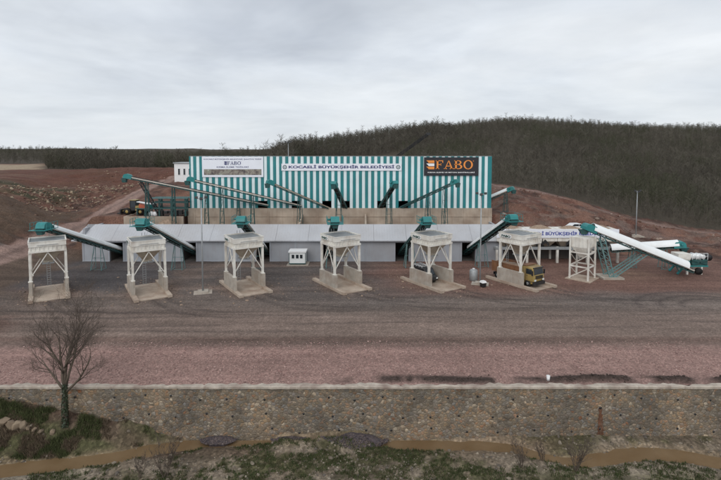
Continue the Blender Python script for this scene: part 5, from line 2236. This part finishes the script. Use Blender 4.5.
# ------------------------------------------------------------------ bare tree in front of the river wall
def bare_tree(rt, base, limbs, seed, trunk_r, trunk_pts, depth, gens, twig_r=.012):
    r = random.Random(seed)
    tr_, cr = MB(), MB()
    tr_.sm = True
    tr_.path(trunk_pts, [trunk_r * (1 - .45 * i / (len(trunk_pts) - 1)) for i in range(len(trunk_pts))], 9)

    def grow(p, d, ln, rad, lev):
        pts, rads = [p], [rad]
        q, dd = p.copy(), d.copy()
        ns = 5 if lev < 2 else 4 if lev < 3 else 3
        for i in range(ns):
            dd = (dd + Vector((r.uniform(-.16, .16), r.uniform(-.16, .16), r.uniform(-.06, .17)))).normalized()
            q = q + dd * (ln / ns)
            pts.append(q.copy())
            rads.append(max(rad * (1 - .72 * (i + 1) / ns), twig_r * .5))
        mb = tr_ if lev < 1 else cr
        mb.path(pts, rads, 6 if lev < 2 else 4 if lev < 3 else 3)
        if lev >= depth:
            return
        nb2 = gens[lev]
        for k in range(nb2):
            t = .22 + .78 * (k + r.uniform(.2, .9)) / nb2
            i = min(int(t * ns), ns - 1)
            f = t * ns - i
            pp = pts[i].lerp(pts[i + 1], min(f, 1))
            base_d = (pts[i + 1] - pts[i]).normalized()
            side = base_d.cross(Vector((r.uniform(-1, 1), r.uniform(-1, 1), r.uniform(-1, 1)))).normalized()
            ang = r.uniform(.45, .95)
            nd = (base_d * math.cos(ang) + side * math.sin(ang) + Vector((0, 0, .12))).normalized()
            rr = rads[i] * r.uniform(.40, .56)
            grow(pp, nd, ln * r.uniform(.42, .66), max(rr, twig_r), lev + 1)

    for p, d, ln, rad in limbs:
        grow(Vector(p), Vector(d).normalized(), ln, rad, 0)
    tr_.build('trunk', M['bark'], rt, True)
    cr.build('crown', M['twig'], rt, True)


YT = 40.5
tb = at(65, 429, YT)
tree = empty('bare_tree', (tb.x, tb.y, bz(tb.x, YT) - .1))
tag(tree, 'tall leafless tree with an ivy covered trunk before the stone wall', 'tree')
g0 = Vector((tb.x, YT, bz(tb.x, YT) - .2))
fork = at(65, 386, YT)
tpts = [g0, g0.lerp(fork, .35) + Vector((.05, 0, 0)), g0.lerp(fork, .7) + Vector((-.06, .05, 0)), fork]


def limb(px0, py0, px1, py1, dy, rad):
    a_, b_ = at(px0, py0, YT), at(px1, py1, YT)
    d = b_ - a_ + Vector((0, dy, 0))
    return (a_, d, d.length, rad)


bare_tree(tree, tb, [limb(65, 388, 52, 340, -.6, .15), limb(65, 388, 64, 322, .4, .16), limb(66, 385, 78, 330, .8, .13), limb(66, 392, 104, 352, -.5, .12),
                     limb(64, 390, 36, 366, .6, .11), limb(65, 372, 60, 318, 1.3, .11), limb(66, 366, 88, 338, -1.3, .10), limb(62, 366, 44, 328, -1.0, .10), limb(57, 360, 34, 348, .2, .07)],
          5, .20, tpts, 4, (6, 5, 4, 3), .0075)
iv = []
r_ = random.Random(4)
mb = MB()
for k in range(900):
    t = r_.random()
    p = g0.lerp(fork, t * 1.05)
    a_ = r_.uniform(0, 6.283)
    rad = .24 * (1 - .4 * t) + r_.uniform(0, .10)
    c = p + Vector((rad * math.cos(a_), rad * math.sin(a_), 0))
    n_v = Vector((math.cos(a_), math.sin(a_), r_.uniform(-.5, .8))).normalized()
    u_ = n_v.orthogonal().normalized()
    w_v = n_v.cross(u_)
    sz = r_.uniform(.04, .09)
    mb.add([c - u_ * sz, c + w_v * sz, c + u_ * sz, c - w_v * sz], [(0, 1, 2, 3)])
mb.build('ivy', M['ivy'], tree, True)


# bare shrubs by the stream
def shrub(label, px, py, Y, h, n, seed, spread=.55):
    p = at(px, py, Y)
    z = bz(p.x, Y)
    rt = empty('bare_shrub', (p.x, Y, z))
    tag(rt, label, 'shrub', 'bare shrubs by the stream')
    r = random.Random(seed)
    mb, tw_ = MB(), MB()
    for k in range(n):
        a_ = r.uniform(0, 6.283)
        d = Vector((math.cos(a_) * spread * r.uniform(.2, 1), math.sin(a_) * spread * r.uniform(.2, 1), 1)).normalized()
        q = Vector((r.uniform(-.15, .15), r.uniform(-.15, .15), -.1))
        ln = h * r.uniform(.55, 1.0)
        pts, rad = [q], [.028]
        for i in range(5):
            d = (d + Vector((r.uniform(-.12, .12), r.uniform(-.12, .12), r.uniform(-.05, .1)))).normalized()
            q = q + d * ln / 5
            pts.append(q)
            rad.append(.028 * (1 - .15 * (i + 1)))
            if i > 0:
                for _ in range(4):
                    e = (d + Vector((r.uniform(-.9, .9), r.uniform(-.9, .9), r.uniform(0, .6)))).normalized()
                    m_ = q + e * ln * r.uniform(.1, .28)
                    tw_.path([q, q.lerp(m_, .5) + Vector((r.uniform(-.03, .03), r.uniform(-.03, .03), .02)), m_], [.013, .010, .006], 3)
                    for _2 in range(2):
                        e2 = (e + Vector((r.uniform(-.9, .9), r.uniform(-.9, .9), r.uniform(0, .7)))).normalized()
                        tw_.path([m_, m_ + e2 * ln * r.uniform(.06, .14)], [.008, .004], 3)
        mb.path(pts, rad, 4)
    mb.build('stem', M['bark'], rt)
    tw_.build('twig_spray', M['twig'], rt)
    return rt


shrub('bare twiggy shrub on the gravel where the stream leaves the bank', 165, 486, 36.0, 3.0, 12, 1)
shrub('thin bare shrub growing low beside the larger gravel bank shrub', 140, 488, 35.8, 2.2, 6, 2)
shrub('bare shrub in front of the pale gravel bar below the rusty stain', 575, 478, 36.6, 3.2, 12, 3)
shrub('loose bare shrub standing in the grass before the stone wall', 521, 470, 37.2, 2.2, 9, 6)
shrub('small bare shrub rooted at the corner of the stone wall and mud', 543, 462, 38.1, 1.7, 7, 7)


# ------------------------------------------------------------------ heaps, boulders, loose stone and grass by the stream
HEAPS = []
for i, (px, py, rx, ry, h, lab) in enumerate(((217, 434, 1.15, .5, .30, 'small purple grey gravel heap where the bank meets the stream'),
                                             (290, 436, 1.25, .45, .30, 'low purple grey gravel heap halfway between the other two'),
                                             (354, 437, 2.2, .9, .80, 'largest purple grey gravel heap against the stone wall'))):
    p = at(px, py + 5, 40.5)
    hb = max(-4.45, bz(p.x, 40.7) - .03)
    HEAPS.append((p.x, rx * 1.15, h * .62, ry * 1.35, hb))
    o = cone_heap('gravel_heap', (p.x, 40.95, hb), rx * 1.15, ry * 1.35, h * .62, M['slate'], 50 + i, bz, 44)
    tag(o, lab, 'heap', 'gravel heaps along the wall')


def rock_verts(r, sz):
    """a lumpy stone of 20 faces"""
    phi = (1 + 5 ** .5) / 2
    vs = [(-1, phi, 0), (1, phi, 0), (-1, -phi, 0), (1, -phi, 0), (0, -1, phi), (0, 1, phi), (0, -1, -phi), (0, 1, -phi), (phi, 0, -1), (phi, 0, 1), (-phi, 0, -1), (-phi, 0, 1)]
    fs = [(0, 11, 5), (0, 5, 1), (0, 1, 7), (0, 7, 10), (0, 10, 11), (1, 5, 9), (5, 11, 4), (11, 10, 2), (10, 7, 6), (7, 1, 8), (3, 9, 4), (3, 4, 2), (3, 2, 6), (3, 6, 8), (3, 8, 9), (4, 9, 5), (2, 4, 11), (6, 2, 10), (8, 6, 7), (9, 8, 1)]
    v = np.array(vs) / 1.9
    v = v * r.uniform(.75, 1.25, (12, 1)) * np.array(sz)
    return v, np.array(fs)


rr = np.random.default_rng(5)
for i, (px, py, s) in enumerate(((4, 420, .55), (11, 415, .62), (17, 411, .6), (23, 408, .5), (8, 424, .35), (41, 424, .32), (52, 420, .3), (27, 412, .28), (14, 426, .26), (34, 430, .3), (3, 408, .35), (20, 418, .3))):
    Y = 40.1
    p = at(px, py, Y)
    v, f = rock_verts(rr, (s, s * .8, s * .7))
    mb = MB()
    mb.add([tuple(q) for q in v], [tuple(q) for q in f])
    o = mb.build('boulder', M['sandstone'])
    o.location = (p.x, Y, bz(p.x, Y) + s * .25)
    o.rotation_euler = (i * .7, i * 1.3, i * 2.1)
    bv = o.modifiers.new('worn', 'BEVEL')
    bv.width = s * .05
    tag(o, 'pale sandstone boulder lying on the bank beside the bare tree', 'boulder', 'boulders on the bank')


def scatter_stones(name, pts, sizes, cols, zf, mat, label, seed):
    r = np.random.default_rng(seed)
    Vs, Fs, Cs = [], [], []
    off = 0
    Z = zf(pts[:, 0], pts[:, 1])
    for i in range(len(pts)):
        s = sizes[i]
        v, f = rock_verts(r, (s * r.uniform(.8, 1.4), s * r.uniform(.7, 1.1), s * r.uniform(.5, .9)))
        a_ = r.uniform(0, 6.28)
        c, s_ = math.cos(a_), math.sin(a_)
        v = np.stack([v[:, 0] * c - v[:, 1] * s_ + pts[i, 0], v[:, 0] * s_ + v[:, 1] * c + pts[i, 1], v[:, 2] + Z[i] + s * .1], 1)
        Vs.append(v)
        Fs.append(f + off)
        off += len(v)
        Cs.append(np.repeat(np.append(cols[i], 1.0)[None], len(v), 0))
    o = np_mesh(name, np.concatenate(Vs), np.concatenate(Fs), mat, False, np.concatenate(Cs))
    tag(o, label, 'stones', None, 'stuff')


M['stone_tint'] = tinted('loose_stone', .95, 6.0, .25, .3)
n = 3800
P = np.stack([rr.uniform(-33, 33, n), 41.85 - 7.5 * rr.random(n)], 1)
d_, w_, sg_ = river_d(P[:, 0], P[:, 1])
keep = (d_ > w_ * .75) & (P[:, 1] < 41.15) & ((fbm(P[:, 0] / 2.4, P[:, 1] / 1.6, 71) > .47) | (rr.random(n) < .2)) & ~((P[:, 0] < -12) & (P[:, 1] > 38.4) & (rr.random(n) < .8))
P = P[keep]
cols = np.array([(0.22, 0.185, 0.145), (0.165, 0.137, 0.107), (0.13, 0.112, 0.095), (0.27, 0.23, 0.18)])[rr.integers(0, 4, len(P))] * rr.uniform(.8, 1.15, (len(P), 1))
scatter_stones('gravel', P, np.exp(rr.normal(-2.75, .45, len(P))).clip(.03, .22), cols, bank_height, M['stone_tint'], 'pale loose river stones along the muddy stream', 6)

HP = []
for hx_, rx_, hh_, ry_, hb_ in HEAPS:
    a_ = rr.uniform(0, 6.283, 1300)
    q_ = np.sqrt(rr.random(1300)) * 1.2
    HP.append(np.stack([hx_ + rx_ * q_ * np.cos(a_), 40.95 - np.abs(ry_ * q_ * np.sin(a_)), (.5 + .5 * np.cos(np.pi * np.clip(q_, 0, 1))) ** .8 * hh_ + hb_], 1))
HP = np.concatenate(HP)
cols = np.array([(0.09, 0.074, 0.08), (0.07, 0.06, 0.066), (0.13, 0.105, 0.10), (0.11, 0.085, 0.08)])[rr.integers(0, 4, len(HP))] * rr.uniform(.7, 1.2, (len(HP), 1))
_hh = HP[:, 2]
scatter_stones('gravel', HP[:, :2], np.exp(rr.normal(-2.9, .35, len(HP))).clip(.025, .11), cols, lambda x, y: np.maximum(bank_height(x, y), _hh - .02), M['stone_tint'], 'purple grey stones spilt over the heaps along the stone wall', 16)

n = 2600
P = np.stack([-93 + 12 * rr.normal(size=n), 152 + 24 * rr.normal(size=n)], 1)
keep = (P[:, 0] < np.interp(P[:, 1], [60, 150, 215], [-71, -71, -82])) & (P[:, 0] > -128) & (P[:, 1] > 108) & (P[:, 1] < 222) & ((fbm(P[:, 0] / 4, P[:, 1] / 5, 91) > .44) | (rr.random(n) < .35))
P = P[keep]
cols = np.array([(0.30, 0.22, 0.155), (0.20, 0.125, 0.09), (0.13, 0.07, 0.052), (0.36, 0.29, 0.21)])[rr.integers(0, 4, len(P))] * rr.uniform(.7, 1.1, (len(P), 1))
scatter_stones('rubble', P, np.exp(rr.normal(-1.6, .5, len(P))).clip(.1, .7), cols, height, M['stone_tint'], 'broken pale rock strewn down the red quarry slope by the dirt road', 8)

n = 900
P = np.stack([rr.uniform(30, 100, n), rr.uniform(97, 134, n)], 1)
keep = (P[:, 1] < forest_edge(P[:, 0]) - 3) & (fbm(P[:, 0] / 6, P[:, 1] / 5, 131) > .48)
P = P[keep]
cols = np.array([(0.30, 0.23, 0.19), (0.20, 0.13, 0.10), (0.15, 0.085, 0.065), (0.13, 0.07, 0.055)])[rr.integers(0, 4, len(P))] * rr.uniform(.7, 1.1, (len(P), 1))
scatter_stones('rubble', P, np.exp(rr.normal(-1.5, .4, len(P))).clip(.1, .5), cols, height, M['stone_tint'], 'red and pale rock debris on the earth slope below the wood', 9)

n = 9000
P = np.stack([rr.uniform(-36, 36, n), 42.2 + 9.5 * rr.random(n) ** 1.15], 1)
P = P[~((P[:, 0] > -5) & (P[:, 1] < 43.7) & (fbm(P[:, 0] / 2.6, P[:, 1] / 6, 33) > .33))]
cols = np.array([(0.34, 0.215, 0.19), (0.24, 0.145, 0.13), (0.18, 0.11, 0.10), (0.40, 0.28, 0.25)])[rr.integers(0, 4, len(P))] * rr.uniform(.8, 1.15, (len(P), 1))
scatter_stones('gravel', P, np.exp(rr.normal(-3.1, .35, len(P))).clip(.02, .10), cols, height, M['stone_tint'], 'loose pink stone chippings spread behind the river wall', 26)

HX = np.array([(o.location.x, o.location.y) for o in hops])
n = 2600
ih = rr.integers(0, 6, n)
al_, ac_ = rr.normal(0, 4.2, n), rr.normal(0, 2.6, n)
P = np.stack([HX[ih, 0] + al_ * .545 + ac_ * .84, HX[ih, 1] - al_ * .84 + ac_ * .545], 1)
P = P[~((np.abs(ac_) < 2.6) & (np.abs(al_) < 4.8))]
cols = np.array([(0.30, 0.22, 0.165), (0.20, 0.15, 0.12), (0.14, 0.11, 0.10)])[rr.integers(0, 3, len(P))] * rr.uniform(.8, 1.15, (len(P), 1))
scatter_stones('gravel', P, np.exp(rr.normal(-2.7, .45, len(P))).clip(.03, .22), cols, height, M['stone_tint'], 'grey and tan stones spilt on the ground around the loading hoppers', 27)

n = 500
P = np.stack([rr.uniform(-4, 34, n), rr.normal(42.8, .3, n)], 1)
P = P[(P[:, 1] > 42.2) & (P[:, 0] > 3) & (fbm(P[:, 0] / 2.6, P[:, 1] / 6, 33) > .46)]
cols = np.tile(np.array([(0.055, 0.04, 0.034)]), (len(P), 1)) * rr.uniform(.7, 1.4, (len(P), 1))
scatter_stones('clods', P, np.exp(rr.normal(-2.7, .35, len(P))).clip(.03, .13), cols, height, M['stone_tint'], 'dark earth clods thrown up along the top of the river wall', 10)


def blades(name, pts, zf, hrange, cols, per, mat, label, seed, wide=.03, lean=.5):
    r = np.random.default_rng(seed)
    n = len(pts)
    Z = zf(pts[:, 0], pts[:, 1])
    a = r.uniform(0, 6.283, (n, per))
    h = r.uniform(*hrange, (n, per))
    bx_ = pts[:, 0][:, None] + r.normal(0, .09, (n, per))
    by = pts[:, 1][:, None] + r.normal(0, .09, (n, per))
    bz_ = np.repeat(Z[:, None], per, 1) - .03
    ln = h * lean * r.uniform(.2, 1, (n, per))
    tx, ty, tz = bx_ + np.cos(a) * ln, by + np.sin(a) * ln, bz_ + h
    b = r.uniform(0, 6.283, (n, per))
    w = wide * r.uniform(.6, 1.4, (n, per))
    v = np.stack([np.stack([bx_ - np.cos(b) * w, by - np.sin(b) * w, bz_], -1), np.stack([bx_ + np.cos(b) * w, by + np.sin(b) * w, bz_], -1), np.stack([tx, ty, tz], -1)], 2).reshape(-1, 3)
    f = np.arange(len(v)).reshape(-1, 3)
    c = np.repeat(np.concatenate([cols, np.ones((n, 1))], 1)[:, None], per * 3, 1).reshape(-1, 4)
    o = np_mesh(name, v, f, mat, False, c)
    tag(o, label, 'plants', None, 'stuff')


n = 16000
P = np.stack([rr.uniform(-34, 34, n), 41.15 - 6.3 * rr.random(n)], 1)
d_, w_, sg_ = river_d(P[:, 0], P[:, 1])
gm = fbm(P[:, 0] / 6, P[:, 1] / 3, 72) * .7 + fbm(P[:, 0] / .7, P[:, 1] / .7, 73) * .3
keep = (d_ > w_ * 1.0 + .2) & (gm > .45) & (fbm(P[:, 0] / 1.1, P[:, 1] / .8, 171) > .44) & ~((P[:, 0] < -10) & (sg_ > 0)) & ~((P[:, 0] > 7) & (P[:, 1] > 38.9))
P = P[keep]
cols = np.array([(0.066, 0.088, 0.032), (0.080, 0.092, 0.040), (0.105, 0.094, 0.050), (0.055, 0.074, 0.028)])[rr.integers(0, 4, len(P))] * rr.uniform(.75, 1.2, (len(P), 1))
blades('grass', P, bank_height, (.05, .24), cols, 9, M['leafmix'], 'short dark green grass tufts between gravel along the stream', 12)
# scrub on the bank below the tree
n = 14000
P = np.stack([rr.uniform(-36, -8, n), rr.uniform(37.7, 41.3, n)], 1)
d_, w_, sg_ = river_d(P[:, 0], P[:, 1])
keep = (sg_ > w_ + .15) & (rr.random(n) < np.interp(P[:, 0], [-36, -20, -8], [1, .8, .1])) & (fbm(P[:, 0] / 1.4, P[:, 1] / 1.1, 140) > .46)
P = P[keep]
gmx = fbm(P[:, 0] / 2.0, P[:, 1] / 1.2, 141)
pal = np.where((gmx > .5)[:, None], np.array([[0.078, 0.090, 0.038]]), np.array([[0.140, 0.105, 0.073]]))
cols = pal * rr.uniform(.65, 1.35, (len(P), 1))
blades('undergrowth', P, bank_height, (.08, .46), cols, 9, M['leafmix'], 'tangled brown and green undergrowth on the bank under the bare tree', 13, .022, .9)
